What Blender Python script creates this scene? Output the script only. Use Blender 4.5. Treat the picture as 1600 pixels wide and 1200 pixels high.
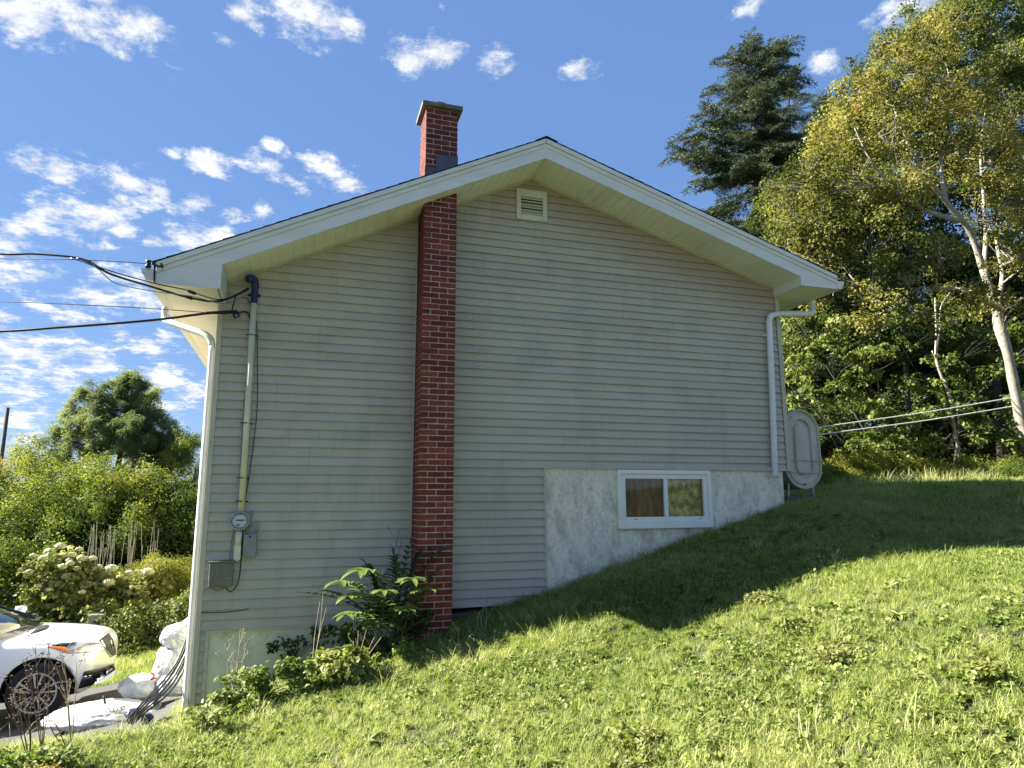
import bpy, bmesh, math, random
import numpy as np
from mathutils import Vector, Matrix, Euler
random.seed(7); rng = np.random.default_rng(11)
S = bpy.context.scene
for o in list(bpy.data.objects): bpy.data.objects.remove(o)
COL = S.collection
PI = math.pi

# ---------------------------------------------------------------- camera
CAM = Vector((0.0, -8.0225, -0.4181)); YAW, PITCH, ROLL, FPX = .3016, .1732, -.0034, 1055.17
cd = bpy.data.cameras.new('camera'); cam = bpy.data.objects.new('camera', cd); COL.objects.link(cam)
fw = Vector((math.sin(YAW)*math.cos(PITCH), math.cos(YAW)*math.cos(PITCH), math.sin(PITCH)))
r0 = Vector((math.cos(YAW), -math.sin(YAW), 0)); u0 = r0.cross(fw)
rt = r0*math.cos(ROLL)+u0*math.sin(ROLL); up = -r0*math.sin(ROLL)+u0*math.cos(ROLL)
cam.matrix_world = Matrix(((rt.x, up.x, -fw.x, CAM.x), (rt.y, up.y, -fw.y, CAM.y), (rt.z, up.z, -fw.z, CAM.z), (0, 0, 0, 1)))
cd.sensor_width = 36; cd.lens = FPX/1600*36; cd.clip_start = .05; cd.clip_end = 2000
S.camera = cam

def P(x, y, Y):
    """world point on the vertical plane Y that the survey photo shows at x,y"""
    d = fw + rt*((x-800)/FPX) + up*((600-y)/FPX)
    return CAM + d*((Y-CAM.y)/d.y)

# ---------------------------------------------------------------- sun, sky, exposure
SUN = Vector((-1.39, .53, 1.0)).normalized()
EL = math.asin(SUN.z); AZ = math.atan2(SUN.x, SUN.y)
sd = bpy.data.lights.new('sun', 'SUN'); sd.energy = 5.0; sd.angle = math.radians(.55); sd.color = (1, .93, .80)
so = bpy.data.objects.new('sun', sd); COL.objects.link(so)
so.rotation_euler = SUN.to_track_quat('Z', 'Y').to_euler()
S.view_settings.view_transform = 'Standard'; S.view_settings.look = 'None'
S.view_settings.gamma = 1; S.view_settings.use_curve_mapping = False
S.view_settings.exposure = 2.28
S.cycles.max_bounces = 8; S.cycles.transparent_max_bounces = 8
S.cycles.diffuse_bounces = 4; S.cycles.use_denoising = True

W = bpy.data.worlds.new('World'); S.world = W; W.use_nodes = True
wt = W.node_tree; wt.nodes.clear(); N = wt.nodes.new; L = wt.links.new
sky = N('ShaderNodeTexSky'); sky.sky_type = 'NISHITA'; sky.sun_disc = False
sky.sun_elevation = EL; sky.sun_rotation = AZ; sky.altitude = 50; sky.air_density = 1.0; sky.dust_density = 0.0; sky.ozone_density = 2.0
tc = N('ShaderNodeTexCoord'); DIR = tc.outputs['Generated']
def vmath(op, a, b):
    n = N('ShaderNodeVectorMath'); n.operation = op
    for i, v in enumerate((a, b)):
        if v is None: continue
        if isinstance(v, (tuple, list, Vector)): n.inputs[i].default_value = tuple(v)
        else: L(v, n.inputs[i])
    return n.outputs['Value'] if op in ('LENGTH', 'DOT_PRODUCT') else n.outputs[0]
def fmath(op, a, b=None, c=None, clamp=False):
    n = N('ShaderNodeMath'); n.operation = op; n.use_clamp = clamp
    for i, v in enumerate((a, b, c)):
        if v is None: continue
        if isinstance(v, (int, float)): n.inputs[i].default_value = v
        else: L(v, n.inputs[i])
    return n.outputs[0]
CLOUDS = [(40,30,70),(150,25,85),(225,30,50),(370,20,34),(350,62,26),(490,25,66),(545,40,30),(640,95,62),(700,90,64),(765,98,46),(915,107,38),
 (95,265,58),(50,262,30),(205,290,60),(250,300,34),(328,255,36),(300,315,34),(420,262,44),(455,280,36),(505,265,44),(545,290,40),(430,230,20),(365,335,26),(410,330,28),
 (90,335,60),(150,350,62),(190,360,40),(15,370,62),(50,432,60),(0,430,30),(290,378,62),(340,370,40),(240,380,30),(150,462,62),(210,450,60),(250,470,50),
 (40,555,90),(110,552,60),(150,570,50),(240,540,46),(30,610,60),(100,600,36),(260,595,60),(300,610,52),(200,600,40),(30,655,50),(110,500,34),(60,480,24),(0,500,40),(250,640,60),(60,690,50),
 (1430,12,44),(1290,100,26),(1180,5,30),(690,10,20),(265,240,18),(190,520,30)]
dd = DIR
mask = None
rr = random.Random(3)
blobs = [((P(x, y, 0)-CAM).normalized(), (r*.92+2)/1130.0) for x, y, r in CLOUDS]
for i in range(26):                       # the same broken cloud goes on outside the view
    a = rr.uniform(math.radians(75), math.radians(325)); e = rr.uniform(.06, .9)
    blobs.append((Vector((math.sin(a)*math.cos(e), math.cos(a)*math.cos(e), math.sin(e))), rr.uniform(.06, .14)))
for d0, w in blobs:
    v = vmath('SUBTRACT', dd, d0)
    v = vmath('MULTIPLY', v, (1/w, 1/w, 1.75/w))
    ln = vmath('LENGTH', v, None)
    g = fmath('SUBTRACT', 1.0, ln)
    mask = g if mask is None else fmath('SMOOTH_MAX', mask, g, .35)
sep = N('ShaderNodeSeparateXYZ'); L(DIR, sep.inputs[0])
zz = fmath('ADD', fmath('MAXIMUM', sep.outputs[2], 0.0), .16)
comb = N('ShaderNodeCombineXYZ'); L(fmath('DIVIDE', sep.outputs[0], zz), comb.inputs[0]); L(fmath('DIVIDE', sep.outputs[1], zz), comb.inputs[1])
nz = N('ShaderNodeTexNoise'); nz.inputs['Scale'].default_value = 6.6; nz.inputs['Detail'].default_value = 9; nz.inputs['Roughness'].default_value = .68; nz.inputs['Distortion'].default_value = .25
L(comb.outputs[0], nz.inputs['Vector'])
nz2 = N('ShaderNodeTexNoise'); nz2.inputs['Scale'].default_value = 22; nz2.inputs['Detail'].default_value = 6; nz2.inputs['Roughness'].default_value = .7
L(comb.outputs[0], nz2.inputs['Vector'])
dens = fmath('ADD', fmath('MULTIPLY', mask, 1.25), fmath('MULTIPLY', fmath('SUBTRACT', nz.outputs[0], .50), 5.0))
dens = fmath('ADD', dens, fmath('MULTIPLY', fmath('SUBTRACT', nz2.outputs[0], .5), 2.6))
mr = N('ShaderNodeMapRange'); mr.interpolation_type = 'SMOOTHSTEP'; L(dens, mr.inputs[0])
mr.inputs[1].default_value = .12; mr.inputs[2].default_value = 1.35; mr.inputs[3].default_value = 0; mr.inputs[4].default_value = .96
hz = N('ShaderNodeMapRange'); L(sep.outputs[2], hz.inputs[0]); hz.inputs[1].default_value = -.01; hz.inputs[2].default_value = .05
cov = fmath('MULTIPLY', mr.outputs[0], hz.outputs[0])
ccol = N('ShaderNodeMix'); ccol.data_type = 'RGBA'
L(fmath('MULTIPLY_ADD', nz.outputs[0], 4.2, -1.55, True), ccol.inputs['Factor']); ccol.inputs['A'].default_value = (2.7, 3.0, 3.6, 1); ccol.inputs['B'].default_value = (4.6, 4.6, 4.5, 1)
skyt = N('ShaderNodeMix'); skyt.data_type = 'RGBA'; skyt.blend_type = 'MIX'; skyt.inputs['Factor'].default_value = .76
L(sky.outputs[0], skyt.inputs['A']); skyt.inputs['B'].default_value = (.62, 1.27, 2.85, 1)   # even autumn blue
mixs = N('ShaderNodeMix'); mixs.data_type = 'RGBA'; L(cov, mixs.inputs['Factor']); L(skyt.outputs['Result'], mixs.inputs['A']); L(ccol.outputs['Result'], mixs.inputs['B'])
bg = N('ShaderNodeBackground'); bg.inputs[1].default_value = .051; L(mixs.outputs['Result'], bg.inputs[0])
wo = N('ShaderNodeOutputWorld'); L(bg.outputs[0], wo.inputs[0])
W.cycles.sampling_method = 'MANUAL'; W.cycles.sample_map_resolution = 512

# ---------------------------------------------------------------- materials
def mat(name, c1, c2=None, scale=3, rough=.7, bump=0, bscale=60, metal=0, spec=.5, objrand=0, stretch=(1,1,1), detail=6, coat=0, trans=0, alpha=1, ior=1.45, lo=.35, hi=.65):
    m = bpy.data.materials.new(name); m.use_nodes = True; t = m.node_tree; b = t.nodes['Principled BSDF']
    n = t.nodes.new; l = t.links.new
    b.inputs['Roughness'].default_value = rough; b.inputs['Metallic'].default_value = metal
    b.inputs['Specular IOR Level'].default_value = spec; b.inputs['Coat Weight'].default_value = coat
    b.inputs['Transmission Weight'].default_value = trans; b.inputs['IOR'].default_value = ior; b.inputs['Alpha'].default_value = alpha
    c2 = c2 or tuple(v*.8 for v in c1)
    g = n('ShaderNodeNewGeometry'); mp = n('ShaderNodeMapping'); l(g.outputs['Position'], mp.inputs[0]); mp.inputs['Scale'].default_value = stretch
    nt = n('ShaderNodeTexNoise'); nt.inputs['Scale'].default_value = scale; nt.inputs['Detail'].default_value = detail; nt.inputs['Roughness'].default_value = .6
    l(mp.outputs[0], nt.inputs['Vector'])
    cr = n('ShaderNodeValToRGB'); cr.color_ramp.elements[0].position = lo; cr.color_ramp.elements[1].position = hi
    cr.color_ramp.elements[0].color = (*c1, 1); cr.color_ramp.elements[1].color = (*c2, 1)
    l(nt.outputs[0], cr.inputs[0]); out = cr.outputs[0]
    if objrand:
        oi = n('ShaderNodeObjectInfo'); hs = n('ShaderNodeHueSaturation'); mr = n('ShaderNodeMapRange')
        l(oi.outputs['Random'], mr.inputs[0]); mr.inputs[3].default_value = 1-objrand; mr.inputs[4].default_value = 1+objrand
        l(mr.outputs[0], hs.inputs['Value']); l(out, hs.inputs['Color']); out = hs.outputs[0]
    l(out, b.inputs['Base Color'])
    if bump:
        nb = n('ShaderNodeTexNoise'); nb.inputs['Scale'].default_value = bscale; nb.inputs['Detail'].default_value = 5; l(mp.outputs[0], nb.inputs['Vector'])
        bp = n('ShaderNodeBump'); bp.inputs['Strength'].default_value = bump; bp.inputs['Distance'].default_value = .01
        l(nb.outputs[0], bp.inputs['Height']); l(bp.outputs[0], b.inputs['Normal'])
    m['_out'] = 1
    return m
def overlay(m, col, kind, **k):
    """lay a stain of colour col over the base colour; kind gives the factor node"""
    t = m.node_tree; b = t.nodes['Principled BSDF']; n = t.nodes.new; l = t.links.new
    src = b.inputs['Base Color'].links[0].from_socket
    mx = n('ShaderNodeMix'); mx.data_type = 'RGBA'; l(src, mx.inputs['A']); mx.inputs['B'].default_value = (*col, 1)
    f = kind(t, n, l); l(f, mx.inputs['Factor']); l(mx.outputs['Result'], b.inputs['Base Color'])
def noise_fac(scale, stretch, lo, hi, amt, zlo=None, zhi=None):
    def k(t, n, l):
        g = n('ShaderNodeNewGeometry'); mp = n('ShaderNodeMapping'); l(g.outputs['Position'], mp.inputs[0]); mp.inputs['Scale'].default_value = stretch
        nt = n('ShaderNodeTexNoise'); nt.inputs['Scale'].default_value = scale; nt.inputs['Detail'].default_value = 8; nt.inputs['Roughness'].default_value = .65; l(mp.outputs[0], nt.inputs['Vector'])
        mr = n('ShaderNodeMapRange'); l(nt.outputs[0], mr.inputs[0]); mr.inputs[1].default_value = lo; mr.inputs[2].default_value = hi; mr.inputs[4].default_value = amt
        out = mr.outputs[0]
        if zlo is not None:
            s = n('ShaderNodeSeparateXYZ'); l(g.outputs['Position'], s.inputs[0]); z = n('ShaderNodeMapRange'); l(s.outputs[2], z.inputs[0])
            z.inputs[1].default_value = zlo; z.inputs[2].default_value = zhi
            mu = n('ShaderNodeMath'); mu.operation = 'MULTIPLY'; l(out, mu.inputs[0]); l(z.outputs[0], mu.inputs[1]); out = mu.outputs[0]
        return out
    return k
def leafmat(name, cols, trans=.4, rough=.5, spec=.3):
    """colours run along the instance's 'tint' value; mesh uv free"""
    m = bpy.data.materials.new(name); m.use_nodes = True; t = m.node_tree; b = t.nodes['Principled BSDF']; n = t.nodes.new; l = t.links.new
    at = n('ShaderNodeAttribute'); at.attribute_type = 'INSTANCER'; at.attribute_name = 'tint'
    la = n('ShaderNodeAttribute'); la.attribute_type = 'GEOMETRY'; la.attribute_name = 'lv'
    ad = n('ShaderNodeMath'); ad.operation = 'MULTIPLY_ADD'; l(la.outputs['Fac'], ad.inputs[0]); ad.inputs[1].default_value = .34; l(at.outputs['Fac'], ad.inputs[2])
    sb = n('ShaderNodeMath'); sb.operation = 'SUBTRACT'; l(ad.outputs[0], sb.inputs[0]); sb.inputs[1].default_value = .17; sb.use_clamp = True
    cr = n('ShaderNodeValToRGB'); e = cr.color_ramp.elements
    for i, c in enumerate(cols):
        p = i/(len(cols)-1)
        if i == 0: e[0].color = (*c, 1); e[0].position = 0
        elif i == len(cols)-1: e[-1].color = (*c, 1); e[-1].position = 1
        else: q = e.new(p); q.color = (*c, 1)
    l(sb.outputs[0], cr.inputs[0])
    l(cr.outputs[0], b.inputs['Base Color']); b.inputs['Roughness'].default_value = rough; b.inputs['Specular IOR Level'].default_value = spec
    tr = n('ShaderNodeBsdfTranslucent'); hs = n('ShaderNodeHueSaturation'); hs.inputs['Saturation'].default_value = 1.1; hs.inputs['Value'].default_value = 1.5
    l(cr.outputs[0], hs.inputs['Color']); l(hs.outputs[0], tr.inputs[0])
    mx = n('ShaderNodeMixShader'); mx.inputs[0].default_value = trans; l(b.outputs[0], mx.inputs[1]); l(tr.outputs[0], mx.inputs[2])
    l(mx.outputs[0], t.nodes['Material Output'].inputs[0])
    return m

M = {}
M['siding'] = mat('siding_vinyl', (.485,.430,.325), (.435,.388,.292), 1.4, .55, .12, 220, objrand=.045, stretch=(1,1,5))
overlay(M['siding'], (.28,.255,.205), noise_fac(1.6, (1.5,1,.5), .50, .75, .45))
overlay(M['siding'], (.22,.20,.16), noise_fac(7, (2.6,1,.25), .56, .78, .42))
overlay(M['siding'], (.48,.46,.38), noise_fac(.9, (.8,1,1.4), .50, .70, .22))
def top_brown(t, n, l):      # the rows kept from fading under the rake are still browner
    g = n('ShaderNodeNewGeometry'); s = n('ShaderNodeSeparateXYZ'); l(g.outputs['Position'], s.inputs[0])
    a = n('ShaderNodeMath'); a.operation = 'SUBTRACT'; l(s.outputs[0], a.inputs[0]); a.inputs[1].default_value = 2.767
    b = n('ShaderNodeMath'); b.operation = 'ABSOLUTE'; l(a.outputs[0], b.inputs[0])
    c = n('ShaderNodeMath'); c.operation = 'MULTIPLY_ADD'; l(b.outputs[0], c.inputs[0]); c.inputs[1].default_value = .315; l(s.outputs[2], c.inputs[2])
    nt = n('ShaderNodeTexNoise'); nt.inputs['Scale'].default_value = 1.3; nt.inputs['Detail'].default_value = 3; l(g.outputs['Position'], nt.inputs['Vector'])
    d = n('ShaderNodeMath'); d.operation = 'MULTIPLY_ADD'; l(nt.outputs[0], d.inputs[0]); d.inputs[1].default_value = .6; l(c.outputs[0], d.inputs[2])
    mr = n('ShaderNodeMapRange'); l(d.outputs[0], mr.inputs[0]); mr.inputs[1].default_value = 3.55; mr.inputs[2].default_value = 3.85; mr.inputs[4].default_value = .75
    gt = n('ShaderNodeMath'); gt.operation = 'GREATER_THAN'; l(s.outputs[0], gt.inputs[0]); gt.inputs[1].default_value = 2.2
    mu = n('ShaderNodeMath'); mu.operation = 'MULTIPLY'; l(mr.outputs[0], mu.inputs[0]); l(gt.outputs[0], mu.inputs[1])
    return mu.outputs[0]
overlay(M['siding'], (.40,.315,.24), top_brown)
M['trim'] = mat('siding_trim', (.53,.48,.36), (.45,.41,.31), 3, .55, .05)
M['fascia'] = mat('fascia_paint', (.72,.72,.66), (.64,.64,.58), 2.2, .5, .1, 90, stretch=(1,1,4))
overlay(M['fascia'], (.30,.31,.25), noise_fac(9, (.5,1,4), .60, .78, .4))
M['soffit'] = mat('soffit_vinyl', (.86,.85,.77), (.78,.77,.70), 2, .55, .05, objrand=.03)
M['soffitR'] = mat('soffit_vinyl_right', (.80,.80,.72), (.70,.71,.63), 2, .55, .05, objrand=.03)  # slightly darker vinyl for the right slope and right eave
M['white'] = mat('white_vinyl', (.84,.81,.70), (.76,.74,.64), 4, .4, .03)
M['whitemetal'] = mat('white_downspout', (.74,.75,.73), (.60,.62,.58), 5, .4, .05, stretch=(1,1,.4))
overlay(M['whitemetal'], (.35,.36,.28), noise_fac(14, (1,1,.3), .62, .75, .5))
M['cream'] = mat('cream_plastic', (.66,.64,.48), (.58,.56,.42), 5, .5, .04)
M['vent_dark'] = mat('vent_back', (.05,.055,.04), None, 5, .9)
M['brick'] = mat('brick_red', (.235,.044,.024), (.125,.026,.018), 22, .85, .5, 110, objrand=.38, stretch=(1,1,1.4))
overlay(M['brick'], (.36,.22,.19), noise_fac(16, (1,1,1), .66, .8, .35))
overlay(M['brick'], (.045,.017,.020), noise_fac(1.8, (1,1,.5), .30, .62, .62, 1.0, 3.8))
overlay(M['brick'], (.03,.022,.02), noise_fac(6, (1,1,.4), .56, .75, .6))
M['mortar'] = mat('mortar', (.62,.48,.41), (.46,.36,.31), 30, .95, .6, 160)
overlay(M['mortar'], (.16,.13,.12), noise_fac(5, (1,1,.5), .48, .70, .7))
M['capstone'] = mat('cap_concrete', (.17,.155,.125), (.11,.105,.085), 12, .9, .5, 70)
M['flue'] = mat('clay_flue', (.36,.15,.10), (.28,.11,.08), 12, .8, .2)
M['flash'] = mat('lead_flashing', (.10,.11,.13), (.07,.08,.095), 8, .55, .2, metal=.4)
M['shingle'] = mat('asphalt_shingle', (.045,.043,.042), (.025,.025,.026), 40, .95, .8, 200, objrand=.2)
M['concrete'] = mat('foundation_concrete', (.86,.79,.61), (.74,.68,.53), 2.5, .9, .5, 90, stretch=(1,1,.6))
overlay(M['concrete'], (.15,.15,.125), noise_fac(4.0, (1.4,1,.7), .46, .72, .62, .02, -.30))
overlay(M['concrete'], (.22,.21,.17), noise_fac(22, (1.0,1,.8), .50, .70, .5))
overlay(M['concrete'], (.07,.07,.055), noise_fac(26, (1,1,.7), .62, .76, .55))
overlay(M['concrete'], (.62,.63,.58), noise_fac(5, (2.4,1,.22), .62, .74, .6))
M['concreteL'] = mat('foundation_mossy', (.74,.72,.50), (.62,.62,.42), 3, .9, .3, 80)
overlay(M['concreteL'], (.22,.27,.09), noise_fac(6, (1,1,1), .5, .7, .6, -2.15, -1.72))
M['darkcon'] = mat('footing_dark', (.10,.10,.105), (.06,.06,.065), 8, .95, .5, 60)
def thin_glass(name, refl=.07):
    m = bpy.data.materials.new(name); m.use_nodes = True; t = m.node_tree; t.nodes.clear(); n = t.nodes.new
    a = n('ShaderNodeBsdfTransparent'); a.inputs[0].default_value = (.93,.95,.93,1); g = n('ShaderNodeBsdfGlossy'); g.inputs['Roughness'].default_value = .03
    f = n('ShaderNodeFresnel'); f.inputs[0].default_value = 1.45; mx = n('ShaderNodeMixShader'); o = n('ShaderNodeOutputMaterial')
    t.links.new(f.outputs[0], mx.inputs[0]); t.links.new(a.outputs[0], mx.inputs[1]); t.links.new(g.outputs[0], mx.inputs[2]); t.links.new(mx.outputs[0], o.inputs[0]); return m
M['glass'] = thin_glass('window_glass')
M['drape'] = mat('brown_curtain', (.36,.18,.06), (.12,.055,.02), 5.5, .8, .6, 18, stretch=(2.2,1,.45), lo=.42, hi=.60)  # light and shade of the folds painted in as colour streaks
M['film'] = mat('plastic_film_drape', (.95,.78,.22), (.30,.22,.03), 11, .22, 1.0, 22, stretch=(1.2,1,.9), spec=1, lo=.40, hi=.60)  # highlights and dark creases of the crumpling painted into the colour
M['roomdark'] = mat('room_dark', (.03,.028,.02), None, 2, .9)
M['conduit'] = mat('conduit_pvc', (.70,.66,.47), (.60,.56,.39), 7, .5, .06, stretch=(1,1,.4))
M['bluetape'] = mat('blue_tape', (.018,.03,.12), (.012,.02,.07), 20, .45, .4, 60)
M['blackwire'] = mat('black_cable', (.012,.012,.018), None, 10, .5)
M['greywire'] = mat('bare_wire', (.30,.29,.28), (.22,.22,.22), 10, .45, metal=.5)
M['whitewire'] = mat('white_line', (.75,.76,.72), None, 10, .5)
M['metal'] = mat('galv_metal', (.40,.41,.40), (.30,.31,.30), 10, .4, .1, metal=.7)
M['meterface'] = mat('meter_face', (.62,.64,.64), (.50,.52,.53), 25, .35)
M['black'] = mat('black_paint', (.012,.012,.013), None, 10, .5)
M['greybox'] = mat('grey_box', (.27,.265,.25), (.21,.21,.20), 14, .6, .15)
M['brownbox'] = mat('weathered_box', (.19,.175,.13), (.15,.14,.105), 16, .7, .2, stretch=(3,1,.6))
M['tank'] = mat('tank_paint', (.56,.52,.41), (.48,.45,.36), 6, .55, .08, 60, stretch=(1,1,.5))
overlay(M['tank'], (.24,.22,.17), noise_fac(8, (1,1,.3), .52, .75, .5))
overlay(M['tank'], (.22,.11,.05), noise_fac(13, (1,1,.4), .66, .76, .6))
M['carpaint'] = mat('car_white', (.74,.76,.80), (.73,.75,.79), 1, .22, 0, coat=.8)
M['tyre'] = mat('tyre_rubber', (.018,.018,.02), None, 30, .85, .3)
M['rim'] = mat('rim_alloy', (.62,.62,.60), None, 10, .3, metal=.85)
M['blackgloss'] = mat('black_gloss', (.01,.01,.011), None, 10, .15, coat=.5)
M['blackplastic'] = mat('black_plastic', (.022,.022,.024), None, 30, .6, .1)
M['carglass'] = mat('car_glass', (.02,.03,.045), None, 2, .04, spec=1.0, coat=1)
M['lamp'] = mat('headlight_lens', (.55,.57,.58), (.30,.31,.33), 25, .08, coat=1, metal=.4)
M['amber'] = mat('amber_lens', (.80,.20,.02), None, 20, .2, coat=.5)
M['chrome'] = mat('chrome', (.75,.75,.76), None, 10, .12, metal=1)
M['bag'] = mat('white_plastic_bag', (.56,.58,.60), (.44,.47,.50), 9, .32, 1.0, 24, spec=.6, detail=9)
M['tarp'] = mat('woven_sack', (.52,.53,.54), (.42,.43,.45), 9, .5, .8, 26)
M['ink'] = mat('blue_print', (.03,.04,.16), None, 9, .6)
M['red'] = mat('red_tie', (.55,.05,.06), None, 9, .5)
M['bluetarp'] = mat('navy_tarp', (.012,.016,.075), (.02,.025,.12), 9, .35, .6, 30)
M['pipe'] = mat('black_poly_pipe', (.014,.014,.03), (.02,.02,.045), 9, .35)
M['stone'] = mat('garden_stone', (.26,.25,.22), (.17,.17,.15), 9, .9, .7, 40, objrand=.15)
M['timber'] = mat('old_timber', (.07,.06,.055), (.045,.04,.038), 9, .9, .6, 40, stretch=(.4,3,3))
M['asphalt'] = mat('driveway_asphalt', (.075,.075,.075), (.05,.05,.052), 30, .9, .6, 120)
M['pole'] = mat('pole_wood', (.12,.10,.085), (.08,.07,.06), 12, .9, .5, 30, stretch=(3,3,.3))
M['bark'] = mat('pale_bark', (.34,.315,.265), (.20,.185,.15), 10, .85, .6, 40, stretch=(2,2,.8))
overlay(M['bark'], (.10,.10,.075), noise_fac(7, (1,1,1.6), .58, .68, .8))
M['twig'] = mat('grey_twig', (.30,.275,.235), (.18,.165,.14), 12, .9)
M['darkbark'] = mat('dark_bark', (.055,.048,.04), (.032,.028,.024), 10, .9, .7, 40)
M['stem'] = mat('green_stem', (.10,.13,.03), (.14,.12,.05), 10, .7)
M['dry'] = mat('dry_stalk', (.36,.30,.20), (.24,.19,.12), 10, .8)
M['drypale'] = mat('pale_reed', (.25,.24,.18), (.16,.15,.11), 10, .8)
M['drydark'] = mat('dry_seedhead', (.13,.085,.055), (.08,.055,.04), 30, .9)
M['cream_flower'] = mat('cream_flower', (.66,.64,.42), (.46,.48,.26), 55, .8, 1.0, 90)

# ---------------------------------------------------------------- helpers
def tag(o, label=None, cat=None, group=None, kind=None):
    if label: o['label'] = label
    if cat: o['category'] = cat
    if group: o['group'] = group
    if kind: o['kind'] = kind
    return o
def link(name, me, parent=None, loc=None):
    o = bpy.data.objects.new(name, me); COL.objects.link(o)
    if parent is not None: o.parent = parent
    if loc is not None: o.location = loc
    return o
def empty(name, loc, label, cat, group=None):
    o = bpy.data.objects.new(name, None); COL.objects.link(o); o.location = loc; o.empty_display_size = .1
    return tag(o, label, cat, group)
class MB:
    """collects geometry in world coordinates; build() moves it into the parent's frame"""
    def __init__(s): s.v = []; s.f = []; s.mi = []
    def add(s, vs, fs, mi=0):
        k = len(s.v); s.v += [tuple(v) for v in vs]; s.f += [tuple(i+k for i in f) for f in fs]; s.mi += [mi]*len(fs); return s
    def box(s, x0, x1, y0, y1, z0, z1, mi=0):
        vs = [(x, y, z) for x in (x0, x1) for y in (y0, y1) for z in (z0, z1)]
        return s.add(vs, [(0,1,3,2),(4,6,7,5),(0,4,5,1),(2,3,7,6),(0,2,6,4),(1,5,7,3)], mi)
    def prism(s, poly, y0, y1, mi=0):
        """poly in x,z (counter-clockwise seen from -Y), run along Y"""
        n = len(poly); vs = [(x, y0, z) for x, z in poly]+[(x, y1, z) for x, z in poly]
        fs = [tuple(range(n)), tuple(range(2*n-1, n-1, -1))]+[(i, i+n, (i+1) % n+n, (i+1) % n) for i in range(n)]
        return s.add(vs, fs, mi)
    def prismx(s, poly, x0, x1, mi=0):
        n = len(poly); vs = [(x0, y, z) for y, z in poly]+[(x1, y, z) for y, z in poly]
        fs = [tuple(range(n)), tuple(range(2*n-1, n-1, -1))]+[(i, i+n, (i+1) % n+n, (i+1) % n) for i in range(n)]
        return s.add(vs, fs, mi)
    def tube(s, pts, rad, n=8, mi=0, cap=True, flat=1.0):
        pts = [Vector(p) for p in pts]; m = len(pts)
        rads = rad if isinstance(rad, (list, tuple)) else [rad]*m
        k = len(s.v); a = None
        for i, p in enumerate(pts):
            t = (pts[min(i+1, m-1)]-pts[max(i-1, 0)])
            t = t.normalized() if t.length > 1e-9 else Vector((0, 0, 1))
            if a is None:
                a = t.cross(Vector((0, 1, 0)) if abs(t.y) < .9 else Vector((1, 0, 0))).normalized()
            else:
                a = (a-t*a.dot(t)).normalized()
            b = t.cross(a)
            for j in range(n):
                q = 2*PI*j/n; s.v.append(tuple(p+a*(math.cos(q)*rads[i])+b*(math.sin(q)*rads[i]*flat)))
        for i in range(m-1):
            for j in range(n):
                s.f.append((k+i*n+j, k+i*n+(j+1) % n, k+(i+1)*n+(j+1) % n, k+(i+1)*n+j)); s.mi.append(mi)
        if cap:
            s.f.append(tuple(k+j for j in range(n-1, -1, -1))); s.mi.append(mi)
            s.f.append(tuple(k+(m-1)*n+j for j in range(n))); s.mi.append(mi)
        return s
    def lathe(s, prof, centre, axis='Z', n=20, mi=0, cap=True):
        if not cap: prof = list(prof)+[prof[0]]
        """prof: (r, h) list; axis Z or Y"""
        k = len(s.v); c = Vector(centre)
        for r, h in prof:
            for j in range(n):
                q = 2*PI*j/n
                s.v.append(tuple(c+(Vector((r*math.cos(q), r*math.sin(q), h)) if axis == 'Z' else Vector((r*math.cos(q), h, r*math.sin(q))))))
        for i in range(len(prof)-1):
            for j in range(n):
                f = (k+i*n+j, k+i*n+(j+1) % n, k+(i+1)*n+(j+1) % n, k+(i+1)*n+j)
                s.f.append(f if axis == 'Z' else f[::-1]); s.mi.append(mi)
        for i, rev in (((0, 1), (len(prof)-1, 0)) if cap else ()):
            f = tuple(k+i*n+j for j in range(n)); s.f.append(f[::-1] if rev else f); s.mi.append(mi)
        return s
    def build(s, name, mats, parent=None, smooth=False, bevel=0, sub=0, shift=True, recalc=True, **tg):
        me = bpy.data.meshes.new(name)
        off = Vector((0, 0, 0))
        if parent is not None and shift:
            q = parent
            while q is not None: off += q.location; q = q.parent
        vs = [tuple(Vector(v)-off) for v in s.v]
        c = Vector((0, 0, 0))
        if vs:
            a = np.array(vs); c = Vector(((a.min(0)+a.max(0))/2).tolist()) if shift else c
            vs = (a-np.array(c)).tolist()
        me.from_pydata(vs, [], s.f)
        mats = mats if isinstance(mats, (list, tuple)) else [mats]
        for m in mats: me.materials.append(m)
        if len(mats) > 1: me.polygons.foreach_set('material_index', s.mi)
        if recalc:
            bm = bmesh.new(); bm.from_mesh(me); bmesh.ops.recalc_face_normals(bm, faces=bm.faces); bm.to_mesh(me); bm.free()
        if smooth: me.polygons.foreach_set('use_smooth', [True]*len(me.polygons))
        o = link(name, me, parent, c)
        if bevel:
            b = o.modifiers.new('bevel', 'BEVEL'); b.width = bevel; b.segments = 2; b.limit_method = 'ANGLE'; b.angle_limit = .6
        if sub:
            b = o.modifiers.new('sub', 'SUBSURF'); b.levels = sub; b.render_levels = sub
        tag(o, tg.get('label'), tg.get('cat'), tg.get('group'), tg.get('kind'))
        return o
def smooth_path(pts, k=6):
    pts = [Vector(p) for p in pts]; out = []
    for i in range(len(pts)-1):
        p0 = pts[max(i-1, 0)]; p1 = pts[i]; p2 = pts[i+1]; p3 = pts[min(i+2, len(pts)-1)]
        for j in range(k):
            t = j/k
            out.append(.5*((2*p1)+(-p0+p2)*t+(2*p0-5*p1+4*p2-p3)*t*t+(-p0+3*p1-3*p2+p3)*t**3))
    return out+[pts[-1]]

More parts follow.
